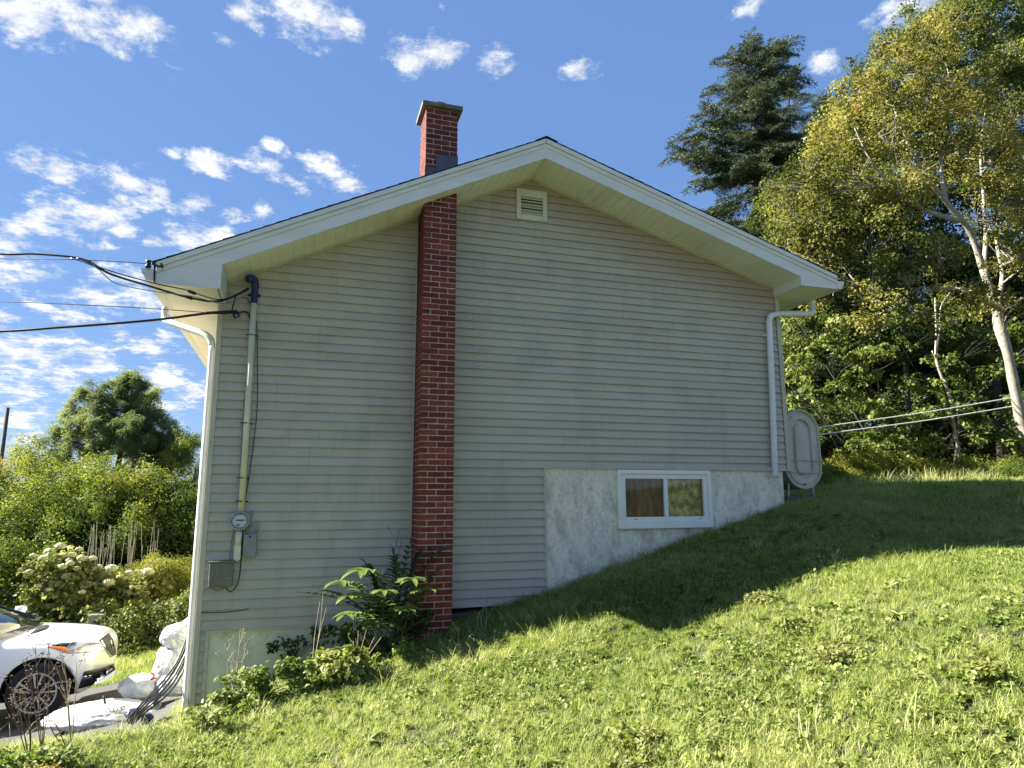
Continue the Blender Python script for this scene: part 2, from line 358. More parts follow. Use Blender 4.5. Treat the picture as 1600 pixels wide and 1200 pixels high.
# ---------------------------------------------------------------- scatter (geometry nodes) for leaves and grass
def scatter_group(name, coll):
    g = bpy.data.node_groups.new(name, 'GeometryNodeTree')
    g.interface.new_socket('Geometry', in_out='INPUT', socket_type='NodeSocketGeometry')
    g.interface.new_socket('Geometry', in_out='OUTPUT', socket_type='NodeSocketGeometry')
    n = g.nodes.new; l = g.links.new
    gi = n('NodeGroupInput'); go = n('NodeGroupOutput')
    ci = n('GeometryNodeCollectionInfo'); ci.inputs['Collection'].default_value = coll
    ci.inputs['Separate Children'].default_value = True; ci.inputs['Reset Children'].default_value = True
    ip = n('GeometryNodeInstanceOnPoints'); ip.inputs['Pick Instance'].default_value = True
    def attr(nm, ty):
        a = n('GeometryNodeInputNamedAttribute'); a.data_type = ty; a.inputs['Name'].default_value = nm; return a.outputs[0]
    l(gi.outputs[0], ip.inputs['Points']); l(ci.outputs[0], ip.inputs['Instance'])
    l(attr('idx', 'INT'), ip.inputs['Instance Index'])
    e = n('FunctionNodeEulerToRotation'); l(attr('rot', 'FLOAT_VECTOR'), e.inputs[0]); l(e.outputs[0], ip.inputs['Rotation'])
    l(attr('scl', 'FLOAT_VECTOR'), ip.inputs['Scale'])
    l(ip.outputs[0], go.inputs[0])
    return g
SCG = {}
def variants(name, meshes, material):
    c = bpy.data.collections.new(name+'_variants')
    for i, me in enumerate(meshes):
        me.materials.append(material); o = bpy.data.objects.new('%s_v%02d' % (name, i), me); c.objects.link(o)
    SCG[name] = (scatter_group(name, c), len(meshes))
def scatter(objname, var, pts, rot, scl, tint, parent=None, **tg):
    g, nv = SCG[var]; n = len(pts)
    me = bpy.data.meshes.new(objname)
    pts = np.asarray(pts, dtype=np.float32)
    off = np.zeros(3)
    q = parent
    while q is not None: off += np.array(q.location); q = q.parent
    c = pts.mean(0); c[2] = pts[:, 2].min()
    loc = c-off
    me.vertices.add(n); me.vertices.foreach_set('co', (pts-c).astype(np.float32).ravel())
    scl = np.asarray(scl, dtype=np.float32)
    if scl.ndim == 1: scl = np.repeat(scl[:, None], 3, 1)
    a = me.attributes.new('rot', 'FLOAT_VECTOR', 'POINT'); a.data.foreach_set('vector', np.asarray(rot, dtype=np.float32).ravel())
    a = me.attributes.new('scl', 'FLOAT_VECTOR', 'POINT'); a.data.foreach_set('vector', scl.ravel())
    a = me.attributes.new('idx', 'INT', 'POINT'); a.data.foreach_set('value', rng.integers(0, nv, n).astype(np.int32))
    a = me.attributes.new('tint', 'FLOAT', 'POINT'); a.data.foreach_set('value', np.clip(np.asarray(tint, dtype=np.float32), 0, 1))
    o = link(objname, me, parent, Vector(loc.tolist()))
    md = o.modifiers.new('scatter', 'NODES'); md.node_group = g
    tag(o, tg.get('label'), tg.get('cat'), tg.get('group'), tg.get('kind'))
    return o
def rot_rand(n, tilt=PI):
    return np.stack([rng.uniform(-tilt, tilt, n), rng.uniform(-tilt, tilt, n), rng.uniform(0, 2*PI, n)], 1)
def leaf_cluster(n, R, leaf, flat=1.0, aspect=.62, droop=.5, seed=0, shell=.5):
    """n folded leaves spread through a ball of radius R"""
    g = np.random.default_rng(seed); V = []; F = []; lv = []
    for i in range(n):
        d = g.normal(size=3); d /= np.linalg.norm(d)+1e-9
        p = d*R*(shell+(1-shell)*g.random()); p[2] *= flat
        nrm = d*.7+g.normal(size=3)*.5+np.array([0, 0, .8]); nrm /= np.linalg.norm(nrm)
        t = np.cross(nrm, g.normal(size=3)); t /= np.linalg.norm(t)+1e-9; t[2] -= droop*g.random(); t /= np.linalg.norm(t)
        b = np.cross(nrm, t); b /= np.linalg.norm(b)+1e-9
        s = leaf*(.65+.7*g.random()); k = len(V)
        V += [p, p+t*s*.45+b*s*aspect*.5+nrm*s*.08, p+t*s, p+t*s*.45-b*s*aspect*.5+nrm*s*.08]
        F += [(k, k+1, k+2), (k, k+2, k+3)]; lv += [g.random()]*2
    me = bpy.data.meshes.new('leafset'); me.from_pydata([tuple(v) for v in V], [], F)
    a = me.attributes.new('lv', 'FLOAT', 'FACE'); a.data.foreach_set('value', lv)
    return me
def sprig(n, Ln, needle, seed=0, width=.5):
    """flat conifer sprig: short needle tufts along a drooping twig with side twigs"""
    g = np.random.default_rng(seed); V = []; F = []; lv = []
    for i in range(n):
        u = g.random(); side = g.uniform(-1, 1)*width*(1-u*.75)*Ln
        p = np.array([u*Ln, side, -.25*abs(side)-.12*u*u*Ln+g.normal()*.012])
        d = np.array([.7, np.sign(side)*.7, .25])+g.normal(size=3)*.45; d /= np.linalg.norm(d)
        b = np.cross(d, g.normal(size=3)); b /= np.linalg.norm(b)+1e-9
        s = needle*(.6+.8*g.random()); k = len(V)
        V += [p-b*s*.14, p+b*s*.14, p+d*s]; F.append((k, k+1, k+2)); lv.append(g.random())
    me = bpy.data.meshes.new('sprigset'); me.from_pydata([tuple(v) for v in V], [], F)
    a = me.attributes.new('lv', 'FLOAT', 'FACE'); a.data.foreach_set('value', lv)
    return me
def grass_tuft(n, h, w, spread, seed=0, lean=.5):
    g = np.random.default_rng(seed); V = []; F = []; lv = []
    for i in range(n):
        a = g.uniform(0, 2*PI); r = spread*math.sqrt(g.random()); base = np.array([r*math.cos(a), r*math.sin(a), -.01])
        a2 = g.uniform(0, 2*PI); out = np.array([math.cos(a2), math.sin(a2), 0]); sd = np.array([-out[1], out[0], 0])
        H = h*(.45+.75*g.random()); le = lean*H*(.2+g.random()); ww = w*(.6+.6*g.random()); k = len(V)
        p1 = base+np.array([0, 0, H*.5])+out*le*.3; p2 = base+np.array([0, 0, H*(.85)])+out*le*.8; p3 = base+np.array([0, 0, H*.95])+out*le*1.3
        V += [base-sd*ww/2, base+sd*ww/2, p1-sd*ww*.45, p1+sd*ww*.45, p2-sd*ww*.28, p2+sd*ww*.28, p3]
        F += [(k, k+1, k+3, k+2), (k+2, k+3, k+5, k+4), (k+4, k+5, k+6)]; lv += [g.random()]*3
    me = bpy.data.meshes.new('tuft'); me.from_pydata([tuple(v) for v in V], [], F)
    a = me.attributes.new('lv', 'FLOAT', 'FACE'); a.data.foreach_set('value', lv)
    return me
def blade_leaf(V, F, lv, base, out, L_, w, rise, droop, val, seg=4):
    """broad curved leaf"""
    out = np.array(out)/np.linalg.norm(out); sd = np.cross(out, [0, 0, 1]); sd /= np.linalg.norm(sd)+1e-9; k = len(V)
    for i in range(seg+1):
        u = i/seg; ww = w*math.sin(PI*min(.98, .12+.86*u))**.7*.5 if i < seg else 0.0005
        c = np.array(base)+out*L_*u*(1-.15*u)+np.array([0, 0, rise*u-droop*u*u])
        V += [c+sd*ww+np.array([0, 0, ww*.35]), c, c-sd*ww+np.array([0, 0, ww*.35])]
    for i in range(seg):
        for j in (0, 1):
            F.append((k+i*3+j, k+i*3+j+1, k+(i+1)*3+j+1, k+(i+1)*3+j)); lv.append(val)
def rosette(n, L_, w, seed=0, rise=.5):
    g = np.random.default_rng(seed); V = []; F = []; lv = []
    for i in range(n):
        a = 2*PI*i/n+g.uniform(-.3, .3); l2 = L_*(.6+.6*g.random())
        blade_leaf(V, F, lv, (0, 0, 0), (math.cos(a), math.sin(a), 0), l2, w*(.7+.5*g.random()), l2*rise*(.5+g.random()), l2*rise*g.uniform(.4, 1.1), g.random())
    me = bpy.data.meshes.new('rosette'); me.from_pydata([tuple(v) for v in V], [], F)
    a = me.attributes.new('lv', 'FLOAT', 'FACE'); a.data.foreach_set('value', lv)
    return me

GRASS = [(.035,.060,.008), (.100,.150,.022), (.28,.335,.085), (.40,.42,.17), (.46,.43,.26)]
M['grass'] = leafmat('grass_blades', GRASS, .45, .55, .35)
M['weed'] = leafmat('weed_leaves', [(.040,.065,.014), (.080,.125,.022), (.150,.200,.040), (.25,.28,.10)], .34, .55, .3)
M['yellowleaf'] = leafmat('turning_leaves', [(.030,.045,.010), (.070,.080,.014), (.185,.185,.045), (.265,.25,.065), (.28,.20,.06)], .42, .5)
M['greenleaf'] = leafmat('green_leaves', [(.022,.038,.010), (.060,.085,.020), (.115,.142,.034), (.20,.22,.065)], .40, .48)
M['shrubleaf'] = leafmat('shrub_leaves', [(.022,.042,.012), (.052,.085,.016), (.115,.155,.026), (.20,.235,.045), (.27,.25,.06)], .42, .62, .2)
M['lightleaf'] = leafmat('light_leaves', [(.042,.068,.014), (.10,.135,.026), (.19,.225,.055), (.27,.28,.10)], .42, .45)
M['needle'] = leafmat('needles', [(.022,.040,.020), (.042,.066,.030), (.075,.100,.042), (.12,.125,.05)], .12, .6)
M['pineneedle'] = leafmat('pine_needles', [(.10,.135,.055), (.17,.215,.09), (.24,.275,.11), (.30,.30,.12)], .5, .6)

variants('grass', [grass_tuft(26, .072, .0048, .060, s, 1.05) for s in range(7)], M['grass'])
variants('longgrass', [grass_tuft(16, .22, .006, .06, 30+s, .9) for s in range(5)], M['grass'])
variants('rosette', [rosette(9, .13, .045, s, .45) for s in range(5)], M['weed'])
variants('groundleaf', [leaf_cluster(16, .09, .045, .45, .8, .2, 50+s, .2) for s in range(5)], M['weed'])
variants('maple', [leaf_cluster(105, .36, .072, .75, .8, .5, 80+s, .2) for s in range(7)], M['yellowleaf'])
variants('green', [leaf_cluster(95, .38, .088, .7, .75, .5, 100+s, .2) for s in range(7)], M['greenleaf'])
variants('broad', [leaf_cluster(52, .36, .135, .38, .85, .35, 120+s, .2) for s in range(6)], M['lightleaf'])
variants('shrub', [leaf_cluster(95, .27, .053, .8, .6, .4, 140+s, .2) for s in range(7)], M['shrubleaf'])
variants('spruce', [sprig(240, .75, .075, 160+s, .42) for s in range(5)], M['needle'])
variants('pine', [leaf_cluster(120, .27, .17, .8, .09, 0, 180+s, .1) for s in range(5)], M['pineneedle'])
variants('vine', [leaf_cluster(14, .12, .085, .6, .75, .5, 200+s, .2) for s in range(6)], M['weed'])
variants('hydra', [leaf_cluster(22, .20, .13, .6, .7, .5, 220+s, .2) for s in range(5)], M['lightleaf'])

# ---------------------------------------------------------------- ground
def sstep(x, a, b):
    t = np.clip((np.asarray(x, dtype=float)-a)/(b-a), 0, 1); return t*t*(3-2*t)
GX = [-80,-14,-4,-1.0,-.4,0,1,2,2.92,4.2,5.2,6.46,7.5,9,12,16,25,45,90]
GZ = [-3.4,-2.75,-2.62,-2.56,-2.32,-2.18,-1.98,-1.74,-1.53,-1.14,-.84,-.49,-.36,-.25,-.10,.0,.5,2.0,6]
FX = [-80,-1,0,1,2,3.2,4.17,5.07,5.9,7,9,12,16,30,90]
FZ = [-3.4,-2.30,-2.20,-2.05,-1.88,-1.56,-1.25,-1.05,-.97,-.94,-.90,-.74,-.45,.6,6]
def gz(X, Y):
    X = np.asarray(X, dtype=float); Y = np.asarray(Y, dtype=float)
    z = (np.interp(X-.25, GX, GZ)+np.interp(X+.25, GX, GZ)+np.interp(X, GX, GZ))/3
    front = np.where(X < 0, -2.30+.05*X*(X > -3), z)
    w = (1-sstep(Y, -1.5, -.35))
    z = np.where(X < .3, z*(1-w)+w*(np.maximum(z, front)), z)
    zf = (np.interp(X-.25, FX, FZ)+np.interp(X+.25, FX, FZ)+np.interp(X, FX, FZ))/3
    wf = np.clip(-Y/2.7, 0, 1); wf = (.6*wf+.4*wf*wf*(3-2*wf))*np.clip((X+.3)/.9, 0, 1)
    z = z*(1-wf)+zf*wf-.03*np.clip(-Y-2.7, 0, 6)*np.clip((X-1)/2, 0, 1)
    z = z+.025*np.sin(X*1.7+Y*.6)*np.sin(Y*1.3-X*.4)*sstep(-Y, .3, 1.5)+.012*np.sin(X*4.1+1)*np.sin(Y*3.7)*sstep(-Y, .3, 1.5)
    z = z-sstep(-X, .85, 1.3)*sstep(Y, -.6, .1)*(.11*np.clip(Y, 0, 3)+.14*np.clip(-X-1, 0, 2))*(1-sstep(-X, 30, 60))
    # garden bed behind the driveway lies higher
    z = z+.48*sstep(Y, 7.25, 7.6)*sstep(-X, 1.2, 1.6)*(1-sstep(-X, 14, 30))
    return z
gxs = np.unique(np.round(np.concatenate([np.linspace(-400,-20,14), np.linspace(-20,-5,24), np.linspace(-5,9,94), np.linspace(9,24,40), np.linspace(24,400,16)]), 3))
gys = np.unique(np.round(np.concatenate([np.linspace(-60,-9,12), np.linspace(-9,8,110), np.linspace(8,40,30), np.linspace(40,500,14)]), 3))
GXX, GYY = np.meshgrid(gxs, gys); GZZ = gz(GXX, GYY)
V = np.stack([GXX.ravel(), GYY.ravel(), GZZ.ravel()], 1); nx = len(gxs); ny = len(gys)
F = [(j*nx+i, j*nx+i+1, (j+1)*nx+i+1, (j+1)*nx+i) for j in range(ny-1) for i in range(nx-1)]
M['soil'] = mat('lawn_soil', (.030,.040,.012), (.048,.054,.020), 6, .95, .8, 60)
me = bpy.data.meshes.new('ground'); me.from_pydata(V.tolist(), [], F); me.materials.append(M['soil'])
me.polygons.foreach_set('use_smooth', [True]*len(F)); g_o = link('ground', me); tag(g_o, kind='structure')
# driveway sheet
dx = np.linspace(-16, -1.12, 60); dy = np.linspace(-.35, 4.3, 28)
V = []; F = []
for j, y in enumerate(dy):
    for i, x in enumerate(dx):
        xe = x if i < 59 else x+.10*math.sin(y*3.1)+.05*math.sin(y*7)
        ye = y+(.09*math.sin(x*2.3)+.05*math.sin(x*6.1) if j in (0, 27) else 0)
        V.append((xe, ye, float(gz(xe, ye))+.012))
F = [(j*60+i, j*60+i+1, (j+1)*60+i+1, (j+1)*60+i) for j in range(27) for i in range(59)]
me = bpy.data.meshes.new('driveway'); me.from_pydata(V, [], F); me.materials.append(M['asphalt']); tag(link('driveway', me), kind='structure')

# ================================================================ HOUSE
XA, ZA = 2.767, 3.86; ML, MR_ = .488, .315            # ridge and the two slopes (the front eave lies lower)
XL, XR = -.975, 6.60; YB = 9.2; OV = -.60; COURSE = .1016
def sof(x): return ZA-(ML*(XA-x) if x < XA else MR_*(x-XA))
house = empty('house', (XL, 0, -2.5), 'beige sided house with a red brick chimney and pale gable trim on the slope', 'house')
CX0, CX1, CY0, CY1 = 1.268, 1.666, -.42, -.022
# wall cores (sheathing behind the siding) and foundation
mb = MB()
mb.prism([(XL+.03, -1.70), (2.90, -1.62), (2.90, .03), (XR-.03, .03), (XR-.03, sof(XR-.03)+.03), (XA, ZA+.03), (XL+.03, sof(XL+.03)+.03)], .03, YB-.03)
mb.build('wall', M['trim'], house)
mb = MB(); mb.box(2.93, 3.93, .006, .25, -2.4, .025); mb.box(5.265, 6.485, .006, .25, -2.4, .025); mb.box(3.93, 5.265, .006, .25, -2.4, -.74); mb.box(3.93, 5.265, .006, .25, -.03, .025)
mb.box(6.25, 6.485, .25, YB-.05, -2.4, .025); mb.build('foundation', M['concrete'], house, label='pale stained concrete foundation on the uphill side', recalc=False)
mb = MB(); mb.box(3.7, 5.5, .9, .95, -2.0, .3); mb.box(3.7, 5.5, .25, .95, -.80, -.76); mb.build('room_behind_window', M['roomdark'], house)
mb = MB(); mb.box(-.835, 1.26, .004, .35, -3.0, -1.705); mb.build('foundation', M['concreteL'], house, label='mossy yellowish concrete foundation at the low corner')
mb = MB(); mb.prism([(1.62, -2.4), (2.925, -2.4), (2.925, -1.66), (2.5, -1.655), (1.62, -1.70)], -.035, .2); mb.build('footing', M['darkcon'], house, bevel=.01)
mb = MB(); mb.tube(smooth_path([(2.55, -.04, -1.70), (2.62, -.05, -1.64), (2.74, -.05, -1.63), (2.80, -.03, -1.70)], 5), .03, 8); mb.build('pipe_stub', M['black'], house, smooth=True)
mb = MB()                                                        # hairline cracks of the foundation
for x in (3.41, 5.80):
    mb = MB(); mb.prism([(x, -.9 if x < 5 else -.30), (x+.0025, -.9 if x < 5 else -.30), (x+.006, -.012), (x+.003, -.012)], .003, .008)
    mb.build('foundation_joint', M['trim'], house)

def clip(poly, a, b, c):                                         # keep a*x+b*z<=c
    out = []
    for i in range(len(poly)):
        p, q = poly[i], poly[(i+1) % len(poly)]; dp = a*p[0]+b*p[1]-c; dq = a*q[0]+b*q[1]-c
        if dp <= 0: out.append(p)
        if dp*dq < 0: t = dp/(dp-dq); out.append((p[0]+(q[0]-p[0])*t, p[1]+(q[1]-p[1])*t))
    return out
def siding(x0, x1, k, zmax=True, proud=0.0, z0=None):
    z0 = k*COURSE if z0 is None else z0; z1 = z0+COURSE+.006
    poly = [(x0, z0), (x1, z0), (x1, z1), (x0, z1)]
    if zmax:
        poly = clip(poly, -ML, 1, ZA-ML*XA-.012); poly = clip(poly, MR_, 1, ZA+MR_*XA-.012)
    if len(poly) < 3: return
    area = sum(poly[i][0]*poly[(i+1) % len(poly)][1]-poly[(i+1) % len(poly)][0]*poly[i][1] for i in range(len(poly)))/2
    if area < .002: return
    jx = random.uniform(-.0018, .0018); tw_ = random.uniform(-.0022, .0022); xm_ = (x0+x1)/2
    def yy(z):
        u = (z-z0)/COURSE
        if u < .11: return -.026-proud+jx
        return -.0255-proud+jx+.0225*min(1, (u-.0)/1.0)
    # extra ring of vertices a finger above the butt edge gives the rounded lower lip
    low = [p for p in poly if abs(p[1]-z0) < 1e-6]
    xs0, xs1 = min(p[0] for p in low) if low else 0, max(p[0] for p in low) if low else 0
    mb = MB(); n = len(poly)
    mb.add([(x, yy(z)+tw_*(x-xm_)/(x1-x0), z+(.0016*math.sin(k*2.1)*(x-xm_)/(x1-x0) if z-z0 < .01 else 0)) for x, z in poly], [tuple(range(n))])
    if low:
        mb.add([(xs0, yy(z0), z0), (xs1, yy(z0), z0), (xs1, .001, z0+.004), (xs0, .001, z0+.004)], [(3, 2, 1, 0)])
    for xe in (x0, x1):                                          # cut ends
        zz_ = [p for p in poly if abs(p[0]-xe) < 1e-6]
        if len(zz_) == 2:
            a, b = sorted(p[1] for p in zz_); mb.add([(xe, yy(a), a), (xe, yy(b), b), (xe, .0, b), (xe, .0, a)], [(0, 1, 2, 3)])
    mb.build('siding_board', M['siding'], house, recalc=False)
for k in range(-17, 38):
    sl = -.3+((k//2*53) % 13)/13*1.1
    siding(-.922, sl+.012, k, proud=.003); siding(sl-.012, 1.247, k)
    if k >= 0:
        seam = 2.6+((k//2*37) % 17)/17*3.2
        siding(1.690, seam+.012, k, proud=.0035); siding(seam-.012, 6.535, k)
    elif k >= -16: siding(1.690, 2.905, k)
for k in range(-24, -17): siding(-.922, -.845, k, False)
# trims
mb = MB(); mb.prism([(-.865, -3.0), (-.832, -3.0), (-.832, -1.76), (1.25, -1.745), (1.25, -1.727), (-.865, -1.730)], -.022, .02); mb.build('edge_trim', M['trim'], house)
mb = MB(); mb.box(2.903, 2.928, -.024, .02, -1.63, .0); mb.build('edge_trim', M['trim'], house)
mb = MB(); mb.box(1.247, 1.262, -.026, .02, -1.73, sof(1.25)); mb.build('edge_trim', M['trim'], house)
mb = MB(); mb.box(1.668, 1.690, -.022, .02, -1.70, sof(1.69)); mb.build('edge_trim', M['trim'], house)
for x0, x1 in ((XL-.002, XL+.055), (XR-.055, XR+.012)):
    mb = MB(); z0 = -3.0 if x0 < 0 else 0; zt = sof(max(x0, XL))-.005 if x0 < 0 else sof(XR)-.01
    mb.box(x0, x1, -.030, .0, z0, zt); xa = x0 if x0 < 0 else x1-.03; mb.box(xa, xa+.03, .0, .085, z0, zt)
    mb.build('corner_post', M['trim'], house, bevel=.004)
# side walls: lap siding seen only edge-on, one run each
for sx, z0 in ((XL, -1.7), (XR-.004, 0)):
    mb = MB(); k = 0; s = -1 if sx < 0 else 1; zt = sof(XL if sx < 0 else XR)
    if sx > 0: sx = XR-.012
    while z0+k*COURSE < zt-.02:
        a = z0+k*COURSE; b = min(a+COURSE, zt-.004)
        mb.add([(sx+s*.0, .09, a), (sx, YB, a), (sx-s*.013+s*.0, YB, b), (sx-s*.013, .09, b), (sx-s*.02, .09, a), (sx-s*.02, YB, a)], [(0, 1, 2, 3), (0, 4, 5, 1)]); k += 1
    o = mb.build('side_siding', M['siding'], house, recalc=False); tag(o, kind='stuff')
mb = MB(); mb.box(XL+.02, -.85, .09, YB, -3.0, -1.70); mb.box(XL+.02, XR-.1, YB-.04, YB, -3, 3.0); mb.build('rear_wall', M['concreteL'], house)

# rake soffits: every panel one piece with a centre groove
def soffit_panel_mesh(name, L_, w=.254, y0=OV+.015, y1=-.0):
    prof = [(0, .007), (.004, 0), (w/2-.004, 0), (w/2, .007), (w/2+.004, 0), (w-.004, 0), (w, .007)]
    vs = [(s, y, h) for y in (y0, y1) for s, h in prof]; n = len(prof)
    fs = [(i, i+n, i+n+1, i+1) for i in range(n-1)]
    me = bpy.data.meshes.new(name); me.from_pydata(vs, [], fs); return me
pm = soffit_panel_mesh('soffit_panel', 1); pm.materials.append(M['soffit'])
pmR = soffit_panel_mesh('soffit_panel', 1); pmR.materials.append(M['soffitR'])
def place(me, name, origin, rot, parent):
    o = bpy.data.objects.new(name, me); COL.objects.link(o); o.parent = parent
    off = Vector((0, 0, 0)); q = parent
    while q is not None: off += q.location; q = q.parent
    o.location = Vector(origin)-off; o.rotation_euler = rot; return o
aL = math.atan(ML); nL = int((XA+.90)/math.cos(aL)/.254)
for i in range(nL+1):
    s = i*.254; x = XA-(s+.254)*math.cos(aL)
    if x < -.93: break
    place(pm, 'soffit_panel', (x, 0, sof(x)), (0, -aL, 0), house)
aR = math.atan(MR_)
for i in range(20):
    x = XA+i*.254*math.cos(aR)
    if x > 6.46: break
    place(pmR, 'soffit_panel', (x, 0, sof(x)), (0, aR, 0), house)
mb = MB(); mb.prism([(-.925, sof(-.925)+.008), (-.66, sof(-.66)+.008), (-.66, sof(-.66)+.03), (-.925, sof(-.925)+.03)], OV+.015, -.0); mb.build('soffit_end', M['soffit'], house)
mb = MB(); mb.prism([(6.30, sof(6.30)+.008), (6.54, sof(6.54)+.008), (6.54, sof(6.54)+.03), (6.30, sof(6.30)+.03)], OV+.015, -.0); mb.build('soffit_end', M['soffitR'], house)
for x0, x1 in ((-.90, 1.245), (1.69, XA), (XA, 6.53)):             # channel where the soffit meets the siding
    mb = MB(); mb.prism([(x0, sof(x0)-.030), (x1, sof(x1)-.030), (x1, sof(x1)-.003), (x0, sof(x0)-.003)], -.036, -.002); mb.build('soffit_channel', M['trim'], house)
# eave soffits and their panels (run across the eave)
def eave_panel(name, x0, x1, matl):
    prof = [(0, .007), (.004, 0), (.123, 0), (.127, .007), (.131, 0), (.250, 0), (.254, .007)]
    vs = [(x, s, h) for x in (x0, x1) for s, h in prof]; n = 7
    fs = [(i, i+1, i+n+1, i+n) for i in range(n-1)]
    me = bpy.data.meshes.new(name); me.from_pydata(vs, [], fs); me.materials.append(matl); return me
eL = eave_panel('soffit_panel', -.57, 0, M['white']); eR = eave_panel('soffit_panel', 0, .575, M['soffitR'])
for i in range(38):
    y = OV+.03+i*.2545
    place(eL, 'soffit_panel', (-.94, y, 1.822), (0, 0, 0), house)
    place(eR, 'soffit_panel', (6.555, y, 2.560), (0, 0, 0), house)
# box ends of the eaves
mb = MB(); mb.prism([(-.925, 1.812), (-.90, 1.812), (-.90, sof(-.90)+.01), (-.925, sof(-.925)+.01)], OV+.02, -.0); mb.build('eave_return', M['fascia'], house)
mb = MB(); mb.prism([(6.535, 2.552), (6.556, 2.552), (6.556, sof(6.556)+.01), (6.535, sof(6.535)+.01)], OV+.02, 0); mb.build('eave_return', M['fascia'], house)
XEL, XER = -1.52, 7.14
def band(h0, h1, y0, x0, x1):
    return [(x0, sof(x0)+h0), (x1, sof(x1)+h0), (x1, sof(x1)+h1), (x0, sof(x0)+h1)]
mb = MB()
mb.prism([(XEL, 1.805), (-.900, 1.805), (-.900, sof(-.9)), (XA-.004, ZA), (XA-.004, ZA+.142), (XEL, sof(XEL)+.142)], OV, OV+.018); mb.build('fascia_board', M['fascia'], house)
mb = MB()
mb.prism([(XA+.004, ZA), (6.535, sof(6.535)), (6.535, 2.545), (XER, 2.545), (XER, sof(XER)+.142), (XA+.004, ZA+.142)], OV, OV+.018); mb.build('fascia_board', M['fascia'], house)
mb = MB(); mb.box(XA-.012, XA+.012, OV-.004, OV+.01, ZA-.006, ZA+.25); mb.build('ridge_joint', M['fascia'], house)
for xj in (.62, 5.02):
    MB().prism([(xj, sof(xj)+.002), (xj+.028, sof(xj+.028)+.002), (xj+.028, sof(xj+.028)+.140), (xj, sof(xj)+.140)], OV-.002, OV+.001).build('fascia_lap', M['fascia'], house)
for x0, x1 in ((XEL, XA-.003), (XA+.003, XER)):
    mb = MB(); mb.prism(band(.144, .196, 0, x0, x1), OV-.012, OV+.03); mb.build('fascia_trim', M['fascia'], house, bevel=.003)
    mb = MB(); mb.prism(band(.199, .256, 0, x0, x1), OV-.030, OV+.03); mb.build('fascia_trim', M['fascia'], house, bevel=.003)
# eave fascias
mb = MB(); mb.box(XEL, XEL+.02, OV+.02, YB+.3, 1.81, sof(XEL)+.2); mb.build('eave_fascia', M['fascia'], house)
mb = MB(); mb.box(XER-.02, XER, OV+.02, YB+.3, 2.55, sof(XER)+.2); mb.build('eave_fascia', M['fascia'], house)
# gutters: an open trough with a closed end
def gutter(x, s, zt, name='gutter'):
    po = [(0, 0), (0, -.115), (.085, -.115), (.105, -.07), (.125, -.05), (.135, 0), (.127, 0), (.118, -.045), (.097, -.066), (.080, -.109), (.006, -.109), (.006, 0)]
    mb = MB(); mb.prism([(x+s*a, zt+b) for a, b in po], OV+.0, YB+.3)
    mb.prism([(x+s*a, zt+b) for a, b in po[:6]], OV-.003, OV+.004)
    return mb.build(name, M['fascia'], house)
gutter(XEL-.003, -1, 1.950); gutter(XER+.003, 1, 2.665)
# roof slabs with shingle courses, each row overlapping the next
for s, x1, m in ((-1, XEL-.03, ML), (1, XER+.03, MR_)):
    mb = MB(); xa = XA
    mb.prism([(XA, ZA+.258), (x1, sof(x1)+.258), (x1, sof(x1)+.266), (XA, ZA+.266)], OV-.024, YB+.3)
    mb.build('roof', M['shingle'], house)
    L_ = abs(x1-XA); nrow = int(L_/.13)
    mb = MB()
    for i in range(nrow):
        xa = XA+s*L_*i/nrow; xb = XA+s*(L_*(i+1)/nrow+.012)
        mb.prism([(xa, sof(xa)+.267), (xb, sof(xb)+.267), (xb, sof(xb)+.275), (xa, sof(xa)+.268)], OV-.030-random.uniform(0, .010), YB+.31)
    tag(mb.build('shingle_rows', M['shingle'], house), kind='stuff')
mb = MB()
for i in range(34):
    y = OV-.045+i*.3
    mb.add([(XA-.15, y, ZA+.276-.15*ML), (XA-.15, y+.31, ZA+.270-.15*ML), (XA, y+.31, ZA+.276), (XA, y, ZA+.284), (XA+.15, y+.31, ZA+.272-.15*MR_), (XA+.15, y, ZA+.278-.15*MR_)], [(0, 3, 2, 1), (3, 5, 4, 2)])
tag(mb.build('ridge_caps', M['shingle'], house, recalc=False), kind='stuff')

# chimney: mortar core + every brick
chim = MB(); chim.box(CX0+.006, CX1-.006, CY0+.006, CY1-.004, -2.3, 4.40)
chimney = chim.build('chimney', M['mortar'], house)
brick_meshes = {}
def brick_mesh(w, d, h, v):
    key = (round(w, 3), round(d, 3), v)
    if key not in brick_meshes:
        bm = bmesh.new(); bmesh.ops.create_cube(bm, size=1)
        r_ = random.Random(hash(key) & 1023)
        for q in bm.verts: q.co = Vector((q.co.x*w, q.co.y*d, q.co.z*h))+Vector([r_.uniform(-.0011, .0011) for _ in range(3)])
        bmesh.ops.bevel(bm, geom=bm.edges[:], offset=.003, segments=1, affect='EDGES')
        me = bpy.data.meshes.new('brick'); bm.to_mesh(me); bm.free(); me.materials.append(M['brick']); brick_meshes[key] = me
    return brick_meshes[key]
BL, BD, BH, BC = .194, .092, .057, .0677
def put_brick(x0, x1, y0, y1, z):
    j = random.uniform(-.0015, .0015)
    place(brick_mesh(x1-x0, y1-y0, BH, random.randrange(3)), 'brick', ((x0+x1)/2, (y0+y1)/2+j, z+BH/2+random.uniform(-.001, .001)), (0, random.uniform(-.004, .004), 0), chimney)
side = MB()
z = 4.402-BC; row = 0
